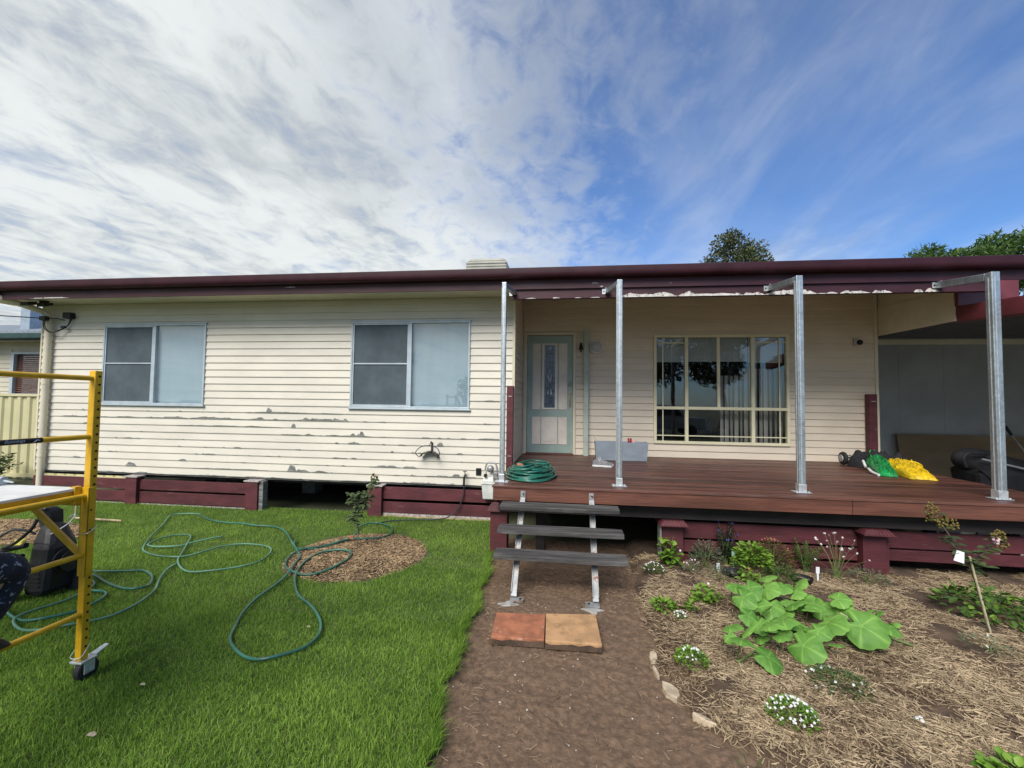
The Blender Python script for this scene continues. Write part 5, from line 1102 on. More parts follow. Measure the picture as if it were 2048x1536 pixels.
# ------------------------------------------------------------------ things on the deck
def deck_things():
    p = empty('planter_box', (.85, 7.1, ZD), 'grey-blue trough planter by the porch wall', 'planter'); x0, x1 = .47, 1.24
    m = MB(); z0, z1 = ZD+.002, ZD+.285
    def ring(z, e): return [(x0-e, 7.0-e, z), (x1+e, 7.0-e, z), (x1+e, 7.19+e, z), (x0-e, 7.19+e, z)]
    m.add(ring(z0, 0)+ring(z1, .022)+ring(z1, .008)+ring(z1-.05, .004), [(3, 2, 1, 0)] + [(a, (a+1) % 4, 4+(a+1) % 4, 4+a) for a in range(4)] + [(4+a, 4+(a+1) % 4, 8+(a+1) % 4, 8+a) for a in range(4)] + [(8+a, 8+(a+1) % 4, 12+(a+1) % 4, 12+a) for a in range(4)])
    m.obj('trough', 'planter_grey', p); MB().box(x0-.002, x1+.002, 7.0, 7.19, z1-.055, z1-.045).obj('potting_soil', 'soil_dark', p)
    MB().tube(catmull([(x0+.02, 7.1, z1-.05), (x0-.02, 7.09, z1+.05), (x0-.04, 7.07, z1+.1)], 4), .004, 5).obj('dry_stem', 'stem_straw', p)
    c = MB().lathe((.99, 7.075, z1-.045), [(.026, 0), (.030, .04), (.034, .105), (.030, .105), (.026, .02)], 16).obj('cup', 'red_cup', smooth=True); tag(c, 'small dark red cup standing in the trough planter', 'cup')
    c = MB().lathe((1.052, 7.075, z1-.045), [(.022, 0), (.03, .07), (.026, .07), (.02, .02)], 14).obj('flower_pot', 'pink_pot', smooth=True); tag(c, 'tiny pink pot next to the red cup in the planter', 'pot')
    def shoe(ox, oy, a, lb):
        e = empty('shoe', (ox, oy, ZD), lb, 'shoe', 'sneakers on the deck'); ca, sa = math.cos(a), math.sin(a)
        prof = [(-.135, .024, .075), (-.115, .036, .095), (-.06, .037, .092), (-.01, .036, .078), (.04, .041, .062), (.09, .044, .052), (.125, .034, .044), (.14, .016, .036)]
        ol = [(l, w) for l, w, h in prof] + [(l, -w) for l, w, h in reversed(prof)]
        MB().prism([(ox+l*ca-w*1.07*sa, oy+l*sa+w*1.07*ca) for l, w in ol], ZD+.002, ZD+.030).obj('sole', 'shoe_white', e, bevel=.006)
        vs = []; n = 11
        for l, w, h in prof:
            for q in range(n): t = math.pi*q/(n-1); y = w*math.cos(t); z = .029+(h-.029)*math.sin(t)**.7; vs.append((ox+l*ca-y*sa, oy+l*sa+y*ca, ZD+z))
        fs = [(i*n+q, i*n+q+1, (i+1)*n+q+1, (i+1)*n+q) for i in range(len(prof)-1) for q in range(n-1)] + [tuple(range(n)), tuple((len(prof)-1)*n+q for q in range(n))]
        up = MB().add(vs, fs).obj('upper', 'shoe_grey', e, smooth=True)
        for k in range(3): d = .0+.022*k; MB().bar((ox+d*ca+.022*sa, oy+d*sa-.022*ca, ZD+.076-.008*k), (ox+d*ca-.022*sa, oy+d*sa+.022*ca, ZD+.076-.008*k), .006, .008).obj('lace', 'shoe_white', up)
        MB().bar((ox-.03*ca, oy-.03*sa, ZD+.075), (ox-.055*ca, oy-.055*sa, ZD+.125), .03, .006).obj('tongue', 'shoe_white', e)
    shoe(.50, 6.25, R(-12), 'worn white sneaker on the deck nearest the steps'); shoe(.53, 6.37, R(-5), 'white sneaker partly hidden behind the nearer one')
    def sheet(name, mt, nx, ny, f, label, cat, parent=None):
        vs = [f(i/(nx-1), j/(ny-1)) for j in range(ny) for i in range(nx)]; fs = [(j*nx+i, j*nx+i+1, (j+1)*nx+i+1, (j+1)*nx+i) for j in range(ny-1) for i in range(nx-1)]
        o = MB().add(vs, fs).obj(name, mt, parent, smooth=True); 
        if label: tag(o, label, cat)
        return o
    def lump(cx, cy, rx, ry, h, seed, ang=0, pw=.5, rough=.35):
        def f(u, v):
            a = 2*math.pi*u; r = v; k = 1 + rough*.4*mnoise.noise(Vector((math.cos(a)*1.5, math.sin(a)*1.5, seed)))
            lx, ly = rx*r*k*math.cos(a), ry*r*k*math.sin(a); nn = mnoise.fractal(Vector((lx*9, ly*9, seed*3.1)), .7, 2, 3)
            z = h*max(0, 1-r**3)**pw*(1+rough*nn) + .012*max(0, nn)*(1-r)
            return (cx+lx*math.cos(ang)-ly*math.sin(ang), cy+lx*math.sin(ang)+ly*math.cos(ang), ZD+.004+max(0, z))
        return f
    # folded black buggy lying on the deck: wheel, frame, fabric
    b = empty('folded_stroller', (4.25, 7.2, ZD), 'folded black stroller with a small wheel lying by the porch wall', 'stroller')
    MB().lathe((4.20, 7.27, ZD+.10), [(.062, -.022), (.095, -.018), (.10, 0), (.095, .018), (.062, .022)], 22, 'x').obj('wheel', 'tyre_black', b, smooth=True); MB().lathe((4.17, 7.27, ZD+.10), [(.055, 0), (.05, -.008), (.02, -.010)], 16, 'x').obj('wheel_rim', 'grey_metal', b)
    MB().tube([(4.22, 7.27, ZD+.10), (4.55, 7.12, ZD+.20)], .014, 8).obj('frame_tube', 'dark_metal', b); MB().tube([(4.24, 7.24, ZD+.06), (4.6, 7.02, ZD+.08)], .012, 8).obj('frame_tube', 'dark_metal', b); MB().tube([(4.28, 7.26, ZD+.16), (4.4, 7.2, ZD+.08)], .009, 8).obj('strut', 'grey_metal', b)
    sheet('fabric_body', 'black_fabric', 40, 14, lump(4.48, 6.98, .34, .17, .21, 2.0, R(-28), .55, .5), None, None, b)
    # shopping bags: limp rectangular sacks with long creases
    def sack(cx, cy, L, W, H, ang, seed, lean):
        def f(u, v):
            t, w = u*2-1, v*2-1
            ed = (1-abs(t)**5)*(1-abs(w)**4); cr = 1-abs(mnoise.noise(Vector((t*2.2, w*6.5+t*1.5, seed)))) ; c2 = mnoise.noise(Vector((t*5, w*11-t*4, seed+4)))
            fa = mnoise.voronoi(Vector((t*2.6+w*.6, w*3.4-t*.8, seed)))[0]; fac = min(1, (fa[1]-fa[0])*1.6)
            z = H*max(0, ed)**.5*(.62-.38*t*lean)*(.66+.26*cr**3+.22*fac) + .010*c2*ed
            k = 1+.10*mnoise.noise(Vector((t*2, w*2, seed+9))); lx, ly = L*t*k, W*w*(1-.18*t)*k
            return (cx+lx*math.cos(ang)-ly*math.sin(ang), cy+lx*math.sin(ang)+ly*math.cos(ang), ZD+.004+max(0, z))
        return f
    g = empty('green_bag', (4.42, 6.85, ZD), 'crumpled green shopping bag with white stripe on the deck', 'bag')
    sheet('bag_body', 'bag_green', 34, 24, sack(4.29, 6.62, .50, .125, .27, R(-114), 5.0, .9), None, None, g).data.shade_flat()
    for q in ([(4.20, 6.82, ZD+.12), (4.15, 6.72, ZD+.10), (4.12, 6.64, ZD+.06)], [(4.08, 6.52, ZD+.05), (4.02, 6.36, ZD+.03), (4.0, 6.2, ZD+.014)]): MB().tube(catmull(q, 5), .016, 8).obj('white_stripe', 'white_strap', g)
    MB().tube(catmull([(4.40, 7.0, ZD+.20), (4.43, 7.03, ZD+.25), (4.48, 7.0, ZD+.25), (4.5, 6.95, ZD+.2)], 5), .008, 6).obj('bag_handle', 'bag_green', g)
    y = empty('yellow_bag', (4.45, 6.3, ZD), 'crumpled yellow plastic bag lying beside the green bag', 'bag')
    sheet('bag_body', 'bag_yellow', 40, 28, sack(4.50, 6.42, .47, .165, .235, R(-108), 12.0, .8), None, None, y).data.shade_flat()
    MB().tube(catmull([(4.58, 6.55, ZD+.13), (4.64, 6.52, ZD+.155), (4.67, 6.45, ZD+.13), (4.64, 6.38, ZD+.10)], 5), .010, 6).obj('bag_handle', 'bag_yellow', y)
deck_things()

# ------------------------------------------------------------------ carport on the right
def carport():
    c = empty('carport', (6, 7, 0), 'dark carport with grey back wall right of the porch', 'carport')
    MB().box(4.98, 10.5, 8.95, 9.0, -.09, 3.2).obj('back_wall', 'carport_wall', c)
    for k in range(7): MB().box(5.4+.75*k, 5.41+.75*k, 8.946, 8.9495, -.05, 2.86).obj('wall_batten', 'carport_wall', c)
    MB().box(4.98, 10.5, 8.925, 8.949, 2.87, 2.965).obj('wall_head', 'cream_soffit', c)
    MB().box(10.45, 10.5, 3.0, 8.95, -.09, 3.2).obj('side_wall', 'carport_wall', c)
    MB().extrude_x([(3.6, 2.89), (3.6, 2.92), (9.3, 3.03), (9.3, 3.0)], 5.09, 10.6).obj('roof', 'carport_roof', c)
    def slab(x0, x1, pts, name, mt):
        n = len(pts); MB().add([(x0, y, z) for y, z in pts]+[(x1, y, z) for y, z in pts], [(i, (i+1) % n, n+(i+1) % n, n+i) for i in range(n)] + [tuple(range(n-1, -1, -1)), tuple(range(n, 2*n))]).obj(name, mt, c)
    slab(4.920, 4.955, [(7.80, 2.838), (6.20, 2.815), (6.20, 3.215), (7.80, 3.285)], 'side_beam', 'cream_soffit')
    slab(4.940, 4.965, [(7.80, 3.280), (5.83, 3.20), (5.83, 3.40), (7.80, 3.62)], 'gable_board', 'cream_soffit')
    MB().box(4.93, 5.62, 6.15, 6.198, 3.0, 3.43).obj('gutter_box', 'carport_gutter', c, bevel=.004)
    # carport gutter falling towards the street
    pr = [(4.96, .205), (4.945, .20), (4.94, .10), (4.955, .01), (4.98, 0), (5.09, 0), (5.09, .19), (5.075, .19), (5.075, .012), (4.985, .012), (4.965, .02), (4.953, .10), (4.957, .19)]
    n = len(pr); vs = [(x, 6.30, 2.81+z) for x, z in pr] + [(x, 3.6, 2.60+z) for x, z in pr]
    smooth_by_angle(MB().add(vs, [(i, (i+1) % n, n+(i+1) % n, n+i) for i in range(n)] + [tuple(range(n-1, -1, -1)), tuple(range(n, 2*n))]).obj('gutter', 'carport_gutter', c), 40)
    MB().box(5.0, 10.5, 3.0, 8.95, -.085, -.02).obj('floor_slab', 'concrete', c)
    o = MB().add([(6.03, 8.62, -.02), (8.6, 8.62, -.02), (8.6, 8.86, 1.20), (6.03, 8.86, 1.215), (6.03, 8.64, -.02), (8.6, 8.64, -.02), (8.6, 8.88, 1.20), (6.03, 8.88, 1.215)], [(0, 1, 2, 3), (7, 6, 5, 4), (0, 4, 5, 1), (1, 5, 6, 2), (2, 6, 7, 3), (3, 7, 4, 0)]).obj('plywood_sheet', 'plywood'); tag(o, 'brown plywood sheet leaning against the grey carport wall', 'plywood')
    b = empty('pram', (5.6, 6.4, -.02), 'black fabric pram parked in the carport behind the last post', 'pram')
    X = lambda dx: 5.45+dx
    vs = []; n = 9; rows = [(-.40, .98, 1.10, .05), (-.30, .90, 1.17, .16), (-.12, .78, 1.20, .22), (.08, .70, 1.14, .25), (.30, .66, 1.06, .25), (.55, .62, 1.02, .22), (.75, .62, .95, .12)]
    for dx, zb, zt, hw in rows:
        for k in range(n):
            t = math.pi*k/(n-1); vs.append((X(dx), 6.45+hw*math.cos(t), zb+(zt-zb)*math.sin(t)**.7))
    fs = [(i*n+k, i*n+k+1, (i+1)*n+k+1, (i+1)*n+k) for i in range(len(rows)-1) for k in range(n-1)] + [((i+1)*n, (i+1)*n+n-1, i*n+n-1, i*n) for i in range(len(rows)-1)] + [tuple(range(n)), tuple((len(rows)-1)*n+k for k in range(n))]
    MB().add(vs, fs).obj('canopy', 'black_fabric', b, smooth=True, sub=1)
    MB().frustum((5.6, 6.45, .35), .36, .18, (5.62, 6.45, .92), .46, .24).obj('seat_pod', 'black_fabric', b, bevel=.06)
    MB().tube(catmull([(5.05, 6.25, .95), (5.02, 6.25, 1.07), (5.10, 6.25, 1.13), (5.3, 6.25, 1.12)], 5), .018, 8).obj('push_handle', 'black_plastic', b)
    MB().tube([(5.2, 6.21, 1.06), (5.75, 6.19, .93)], .012, 8).obj('frame_tube', 'grey_metal', b); MB().tube([(5.15, 6.22, .95), (5.8, 6.2, .35)], .014, 8).obj('frame_tube', 'dark_metal', b); MB().tube([(5.9, 6.22, .9), (5.25, 6.22, .2)], .014, 8).obj('frame_tube', 'dark_metal', b)
    for x in (5.22, 5.98):
        for yy in (6.18, 6.70): MB().lathe((x, yy, .12), [(.10, -.02), (.14, -.015), (.14, .015), (.10, .02)], 20, 'y').obj('wheel', 'tyre_black', b)
    # long-handled tool leaning on the wall
    e = empty('leaning_tool', (8.0, 8.5, 0), 'long metal pole with black grip leaning against the carport wall', 'tool')
    MB().tube([(8.25, 8.28, -.02), (7.62, 8.60, 1.30)], .012, 8).obj('pole', 'grey_metal', e); MB().tube([(7.65, 8.585, 1.24), (7.585, 8.62, 1.40)], .022, 10).obj('grip', 'black_plastic', e)
carport()

# ------------------------------------------------------------------ neighbour on the left
def neighbour():
    h = empty('neighbour_house', (-16, 13, 0), 'cream neighbouring house with dark green gutter beyond the side fence', 'house')
    y = 12.0; x0, x1 = -24, -12.5; W = (-17.95, -16.2, 1.72, 3.12)
    m = MB(); m.box(x0, W[0], y, y+.1, 0, 3.68); m.box(W[1], x1, y, y+.1, 0, 3.68); m.box(W[0], W[1], y, y+.1, 0, W[2]); m.box(W[0], W[1], y, y+.1, W[3], 3.68); wl = m.obj('wall', 'neighbour_board', h)
    z = .05
    while z < 3.6:
        segs = [(x0, x1)] if z > W[3] or z+.15 < W[2]+.02 else [(x0, W[0]), (W[1], x1)]
        for a, b in segs: MB().extrude_x([(y-.03, z), (y-.012, z+.158), (y-.001, z+.158), (y-.001, z)], a, b).obj('weatherboard', 'neighbour_board', wl)
        z += .15
    MB().box(x0, x1, y+.1, 20, 0, 3.6).obj('house_body', 'neighbour_board', h)
    w = empty('window'); w.parent = h; w.location = Vector((W[0], y, W[2]))-wloc(h); w['label'] = 'window with brown venetian blind'
    f = MB(); t = .06
    for q in ((W[0], W[1], W[2], W[2]+t), (W[0], W[1], W[3]-t, W[3]), (W[0], W[0]+t*2, W[2]+t, W[3]-t), (W[1]-t, W[1], W[2]+t, W[3]-t)): f.box(q[0], q[1], y-.05, y+.05, q[2], q[3])
    f.obj('frame', 'aluminium_frame', w); MB().box(W[0]+.1, W[1]-.05, y+.075, y+.08, W[2]+.05, W[3]-.05).obj('pane', 'window_glass', w)
    z = W[2]+.06
    while z < W[3]-.08: MB().bar((W[0]+.12, y+.05, z), (W[1]-.06, y+.05, z), .05, .008, up=(0, -.5, 1)).obj('blind_slat', 'neighbour_blind', w); z += .062
    MB().box(W[0]+.1, W[1]-.05, y+.085, y+.09, W[2]+.05, W[3]-.05).obj('dark_room', 'room_dark', w)
    MB().box(x0, x1+.5, 11.40, 11.44, 3.42, 3.62).obj('fascia', 'neighbour_gutter', h); MB().box(x0, x1+.5, 11.27, 11.40, 3.47, 3.64).obj('gutter', 'neighbour_gutter', h, bevel=.02); MB().box(x0, x1+.5, 11.44, 12.0, 3.45, 3.46).obj('soffit', 'neighbour_board', h)
    MB().extrude_x([(11.30, 3.63), (11.30, 3.66), (15, 4.58), (20, 3.7), (20, 3.66), (15, 4.54)], x0, x1+.6).obj('roof', 'roof_sheet', h)
    m = MB(); x = x0
    while x < x1+.5: m.add([(x, 11.29, 3.662), (x+.04, 11.29, 3.685), (x+.08, 11.29, 3.662), (x, 15, 4.582), (x+.04, 15, 4.605), (x+.08, 15, 4.582)], [(0, 1, 4, 3), (1, 2, 5, 4)]); x += .2
    m.obj('roof_ribs', 'roof_sheet', h)
    MB().box(-18.25, -17.88, 12.35, 12.7, 3.7, 4.66).obj('flue', 'flue_grey', h); 
    f = empty('side_fence', (-12, 8, 0), 'cream ribbed steel boundary fence left of the house', 'fence')
    x = -17.0; k = 0
    while x < -8.95:
        x2 = min(x+2.35, -8.95); vs = []; prof = []; a = x+.03
        while a < x2-.03:
            prof += [(a, 0), (a+.05, .0), (a+.075, -.035), (a+.155, -.035), (a+.18, 0)]; a += .235
        prof = [(min(p, x2-.03), q) for p, q in prof]; n = len(prof)
        vs = [(p, 8.0+q, -.05) for p, q in prof] + [(p, 8.0+q, 1.70) for p, q in prof] + [(p, 8.004+q, -.05) for p, q in prof] + [(p, 8.004+q, 1.70) for p, q in prof]
        fs = [(i, i+1, n+i+1, n+i) for i in range(n-1)] + [(2*n+i, 3*n+i, 3*n+i+1, 2*n+i+1) for i in range(n-1)]
        MB().add(vs, fs).obj('fence_sheet', 'fence_cream', f); MB().box(x, x2, 7.945, 8.03, 1.695, 1.745).obj('top_rail', 'fence_cream', f); MB().box(x, x2, 7.945, 8.03, -.02, .05).obj('bottom_rail', 'fence_cream', f)
        MB().box(x-.028, x+.028, 7.93, 8.04, -.09, 1.75).obj('fence_post', 'fence_cream', f); x += 2.35
    MB().box(-9.0, -8.945, 7.93, 8.04, -.09, 1.75).obj('fence_post', 'fence_cream', f)
neighbour()

# ------------------------------------------------------------------ trees and plants
def fib_dirs(n):
    d = RNG.normal(size=(n, 3)); return unit(d)
def tree(name, base, clumps, trunk, leaf, wleaf, nleaf, mt, label, group, shell=.55):
    e = empty(name, base, label, 'tree', group); bx, by, bz = base
    tm = MB(); tm.tube(catmull([(bx, by, bz-.05), (bx+.15, by, bz+trunk*.35), (bx-.05, by+.1, bz+trunk*.7), (bx+.1, by, bz+trunk)], 4), [.30-.012*k for k in range(13)], 10); tm.obj('trunk', 'bark', e, smooth=True)
    lm = MB(); top = np.array((bx+.1, by, bz+trunk)); C = []; D = []; Nn = []; T = []
    for (cx, cy, cz, r) in clumps:
        c = np.array((cx, cy, cz)); st = np.array((bx, by, bz+trunk*.7)); mid = (st+c)/2+np.array((0, 0, .2))
        lm.tube(catmull([st, mid, c], 4), [.10-.009*k for k in range(9)], 6)
        for q in fib_dirs(5):
            lm.tube([c, c+q*r*.75], [.03, .008], 5)
        n = int(nleaf*r**2); d = fib_dirs(n); rad = r*(RNG.uniform(shell**3, 1, n))**(1/3)*(1+.22*np.array([mnoise.noise(Vector((*(q*2.3+c),))) for q in d]))
        p = c + d*rad[:, None]*np.array((1, 1, .82)); C.append(p); D.append(unit(d*.6+RNG.normal(size=(n, 3))*.7+np.array((0, 0, -.2)))); Nn.append(unit(RNG.normal(size=(n, 3))+np.array((0, 0, 1.2))))
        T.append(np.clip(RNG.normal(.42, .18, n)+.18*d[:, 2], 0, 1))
    lm.obj('limbs', 'bark', e, smooth=True)
    C = np.concatenate(C); n = len(C)
    leaves_obj('crown', C, np.concatenate(D), np.concatenate(Nn), RNG.uniform(.7, 1.3, n)*leaf, RNG.uniform(.7, 1.3, n)*wleaf, np.concatenate(T), mt, e)
    return e
def trees():
    rr = random.Random(8)
    cl = []
    for a in ((9.3, 25, 10.3, .85), (8.5, 24.8, 10.5, .65), (10.2, 25.2, 10.2, .7), (8.1, 25, 9.6, .7), (10.5, 25, 9.4, .65), (9.3, 24.4, 9.4, .9), (7.7, 25, 9.0, .55), (9.0, 25, 11.0, .5), (10.75, 25.2, 8.8, .5), (9.8, 25, 8.5, .8), (8.4, 25, 8.4, .8), (9.2, 25.4, 7.6, .9)): cl.append(a)
    tree('gum_tree', (9.2, 25, 0), cl, 7.6, .19, .09, 900, 'tree_leaf', 'dark rounded gum tree rising above the roof left of the blue sky', 'trees behind the house', .25)
    cl = []
    for (x, z, r) in ((14.6, 7.6, .65), (15.2, 8.05, .55), (15.7, 7.5, .7), (16.3, 7.9, .5), (16.9, 7.6, .65)): cl.append((x, 20+rr.uniform(-.3, .3), z, r)); cl.append((x+.2, 20.3, z-1.0, r*1.2))
    tree('leafy_tree', (15.7, 20, 0), cl, 5.8, .26, .07, 1500, 'tree_leaf_bright', 'feathery green treetops just above the gutter near the carport', 'trees behind the house', .2)
    cl = []
    for (x, z, r) in ((18.0, 8.3, .75), (18.7, 8.9, .6), (19.4, 8.5, .9), (20.2, 9.0, .8), (21.0, 8.6, .9), (18.8, 7.5, 1.0), (20.4, 7.5, 1.1), (17.6, 7.6, .6)): cl.append((x, 21+rr.uniform(-.4, .4), z, r))
    tree('leafy_tree', (19.4, 21, 0), cl, 6.2, .26, .08, 1200, 'tree_leaf_bright', 'broad green tree at the right frame edge above the carport', 'trees behind the house', .2)
trees()

def plant(name, pos, label, cat='plant', group='plants in the garden bed', leaves=((60, .03, .015, 'herb_mid'),), rad=.1, ht=.15, flowers=(), stems=8, upright=.6, pot=False, zf=bed_h, spread=1.0, shape='dome'):
    x, y = pos; z = zf(x, y)-.004; e = empty(name, (x, y, z), label, cat, group); S = MB(); tips = []
    for k in range(stems):
        a = random.uniform(0, 2*math.pi); r = rad*math.sqrt(random.random())*spread; h = ht*random.uniform(.6, 1.0)*(1-.35*(r/rad)**2)
        q = (x+r*math.cos(a), y+r*math.sin(a), z+h); tips.append(q)
        S.tube(catmull([(x+random.uniform(-.015, .015), y+random.uniform(-.015, .015), z-.005), (x+.45*r*math.cos(a), y+.45*r*math.sin(a), z+h*.6), q], 3), [.0028-.0003*i for i in range(7)], 5)
    S.obj('stems', 'stem_green', e)
    for n, ln, wd, mt in leaves:
        u = RNG.uniform(0, 1, n); a = RNG.uniform(0, 2*np.pi, n)
        if shape == 'dome':
            r = rad*np.sqrt(RNG.uniform(0, 1, n)); hh = ht*np.sqrt(np.clip(1-(r/rad)**2*.85, 0, 1))*RNG.uniform(.35, 1, n)
            c = np.stack([x+r*np.cos(a), y+r*np.sin(a), z+hh], 1)
        else:
            tp = np.array(tips)[RNG.integers(0, len(tips), n)]; b = np.array((x, y, z)); c = b+(tp-b)*RNG.uniform(.25, 1.0, n)[:, None]+RNG.normal(0, ln*.25, (n, 3))
        d = np.stack([np.cos(a), np.sin(a), RNG.normal(upright-.3, .35, n)], 1); nn = np.stack([-.5*np.cos(a), -.5*np.sin(a), np.ones(n)], 1)+RNG.normal(0, .3, (n, 3))
        tag(leaves_obj('leaves', c, d, nn, RNG.uniform(.6, 1.2, n)*ln, RNG.uniform(.7, 1.2, n)*wd, np.clip(RNG.normal(.5, .22, n), 0, 1), mt, e), kind='stuff')
    for n, sz, mt in flowers:
        u = RNG.integers(0, max(1, len(tips)), n); a = RNG.uniform(0, 2*np.pi, n)
        if shape == 'dome':
            r = rad*np.sqrt(RNG.uniform(0, 1, n)); c = np.stack([x+r*np.cos(a), y+r*np.sin(a), z+ht*np.sqrt(np.clip(1-(r/rad)**2*.85, 0, 1))+.006], 1)
        else: c = np.array(tips)[u]+RNG.normal(0, sz*.5, (n, 3))
        P = []; Dd = []; Nn = []; fn = unit(RNG.normal(size=(n, 3))*.55+np.array((0, -.55, .8))); e1 = unit(np.cross(fn, RNG.normal(size=(n, 3)))); e2 = np.cross(fn, e1)
        for k in range(5):
            ang = a+2*np.pi*k/5; P.append(c); Dd.append(e1*np.cos(ang)[:, None]+e2*np.sin(ang)[:, None]+fn*.2); Nn.append(fn)
        P = np.concatenate(P); m = len(P)
        tag(leaves_obj('flowers', P, np.concatenate(Dd), np.concatenate(Nn), np.full(m, sz), np.full(m, sz*.8), RNG.uniform(.2, 1, m), mt, e, .1), kind='stuff')
    return e
def bed_plants():
    plant('leafy_seedling', (1.06, 4.70), 'green broad-leaved seedling in front of the first capped skirting post', leaves=((69, .085, .055, 'herb_bright'),), rad=0.138, ht=0.336, stems=6, shape='tips', upright=.4, flowers=((4, .012, 'flower_white'),))
    plant('alyssum', (.86, 4.50), 'small white-flecked green clump beside the steps', leaves=((360, .022, .010, 'herb_mid'),), rad=0.098, ht=0.095, flowers=((45, .008, 'flower_white'),))
    plant('grey_herb', (1.42, 4.72), 'grey-green bushy herb left of the purple flowers', leaves=((780, .030, .012, 'herb_grey'),), rad=0.161, ht=0.302, stems=14)
    plant('purple_salvia', (1.64, 4.80), 'dark upright plant with purple flowers against the skirting', leaves=((390, .05, .016, 'herb_dark'),), rad=0.127, ht=0.493, stems=12, shape='tips', flowers=((30, .012, 'flower_purple'),))
    plant('parsley', (1.84, 4.66), 'bright lime green leafy herb in the row by the skirting', leaves=((450, .05, .030, 'herb_bright'),), rad=0.172, ht=0.291, stems=14)
    plant('lime_succulent', (1.72, 4.42), 'low yellow-green sprig hanging in front of the herb row', leaves=((90, .05, .028, 'herb_bright'),), rad=0.081, ht=0.146, stems=5, flowers=((4, .012, 'flower_orange'),))
    plant('red_herb', (2.06, 4.74), 'reddish-green bushy herb in the middle of the herb row', leaves=((690, .034, .012, 'herb_red'), (200, .03, .012, 'herb_mid')), rad=0.196, ht=0.314, stems=16, flowers=((21, .008, 'flower_orange'),))
    plant('fern_herb', (2.02, 4.46), 'dark green ferny clump at the front of the herb row', leaves=((630, .036, .009, 'herb_mid'),), rad=0.138, ht=0.190, stems=12)
    plant('thyme', (2.36, 4.72), 'spiky olive green herb at the right end of the herb row', leaves=((630, .036, .007, 'herb_mid'), (120, .03, .008, 'herb_bright')), rad=0.172, ht=0.403, stems=20, shape='tips')
    plant('tiny_herb', (1.24, 4.56), 'pink-flecked low herb at the foot of the first capped post', leaves=((135, .028, .010, 'herb_grey'),), rad=0.092, ht=0.134, stems=8, flowers=((13, .010, 'flower_pink'),))
    plant('low_herb', (1.45, 4.40), 'sparse low grey herb in front of the bushy one', leaves=((240, .028, .007, 'herb_grey'),), rad=0.161, ht=0.123, stems=10)
    plant('gaura', (2.83, 4.55), 'airy white-flowered gaura beside the second capped post', leaves=((260, .040, .008, 'herb_grey'),), rad=.16, ht=.15, stems=12)
    e = empty('gaura_sprays', (2.7, 4.6, .03)); bpy.data.objects.remove(e)
    plant('gaura', (2.62, 4.66), 'tall thin gaura stems dotted with white flowers before the skirting', leaves=((26, .035, .008, 'herb_grey'),), rad=.26, ht=.46, stems=20, shape='tips', flowers=((26, .012, 'flower_white'), (10, .011, 'flower_pink')))
    plant('strawberry', (1.14, 3.86), 'leafy green strawberry plant left of the pumpkin vine', leaves=((58, .065, .052, 'herb_bright'),), rad=.12, ht=.17, stems=8, flowers=((3, .012, 'flower_white'),), shape='tips', upright=.3)
    plant('leafy_seedling', (.98, 3.70), 'single green seedling between lettuce and strawberry', leaves=((10, .07, .05, 'herb_bright'),), rad=.05, ht=.10, stems=3, shape='tips')
    plant('lettuce', (.79, 3.72), 'small lime lettuce clump at the left bed edge', leaves=((150, .038, .026, 'herb_bright'),), rad=.085, ht=.08, stems=6)
    plant('alyssum', (.89, 3.61), 'tiny white alyssum tuft beside the lime lettuce', leaves=((80, .022, .012, 'herb_bright'),), rad=.05, ht=.05, flowers=((26, .008, 'flower_white'),))
    plant('alyssum', (.80, 2.97), 'lime green alyssum mound with few white flowers near the path', leaves=((360, .024, .015, 'herb_bright'),), rad=.095, ht=.095, flowers=((30, .008, 'flower_white'),))
    plant('alyssum', (1.19, 2.53), 'alyssum mound covered in white flowers at the bottom of the bed', leaves=((420, .024, .014, 'herb_bright'),), rad=.115, ht=.09, flowers=((90, .0080, 'flower_white'),))
    plant('daisy_mat', (1.62, 2.88), 'low dark daisy mat with small white flowers', leaves=((520, .035, .007, 'herb_mid'), (160, .03, .008, 'herb_dark')), rad=.17, ht=.07, flowers=((18, .010, 'flower_white'),))
    plant('white_seedling', (1.86, 2.62), 'two tiny white flowers alone in the straw', leaves=((8, .02, .008, 'herb_grey'),), rad=.03, ht=.03, stems=3, flowers=((3, .012, 'flower_white'),))
    plant('grass_tuft', (.88, 2.26), 'wispy grass tuft at the bottom path edge', leaves=((40, .085, .005, 'herb_mid'),), rad=.05, ht=.05, stems=4, upright=1.0)
    plant('lettuce', (2.0, 2.27), 'green leafy clump cut off by the bottom frame edge', leaves=((90, .05, .036, 'herb_bright'),), rad=.10, ht=.05, stems=8)
    plant('grey_herb', (2.86, 3.42), 'thin grey sprig in the straw below the staked sapling', leaves=((90, .05, .007, 'herb_grey'),), rad=.12, ht=.09, stems=8, flowers=((2, .012, 'flower_white'),))
    plant('celery', (3.42, 4.05), 'spreading bright green leafy clump behind the staked sapling', leaves=((190, .075, .046, 'herb_mid'), (120, .06, .04, 'herb_bright')), rad=.32, ht=.17, stems=22, upright=.25)
    plant('tiny_sprout', (2.37, 3.74), 'tiny lime sprout alone in the straw right of the pumpkin vine', leaves=((8, .035, .022, 'herb_bright'),), rad=.025, ht=.03, stems=2)
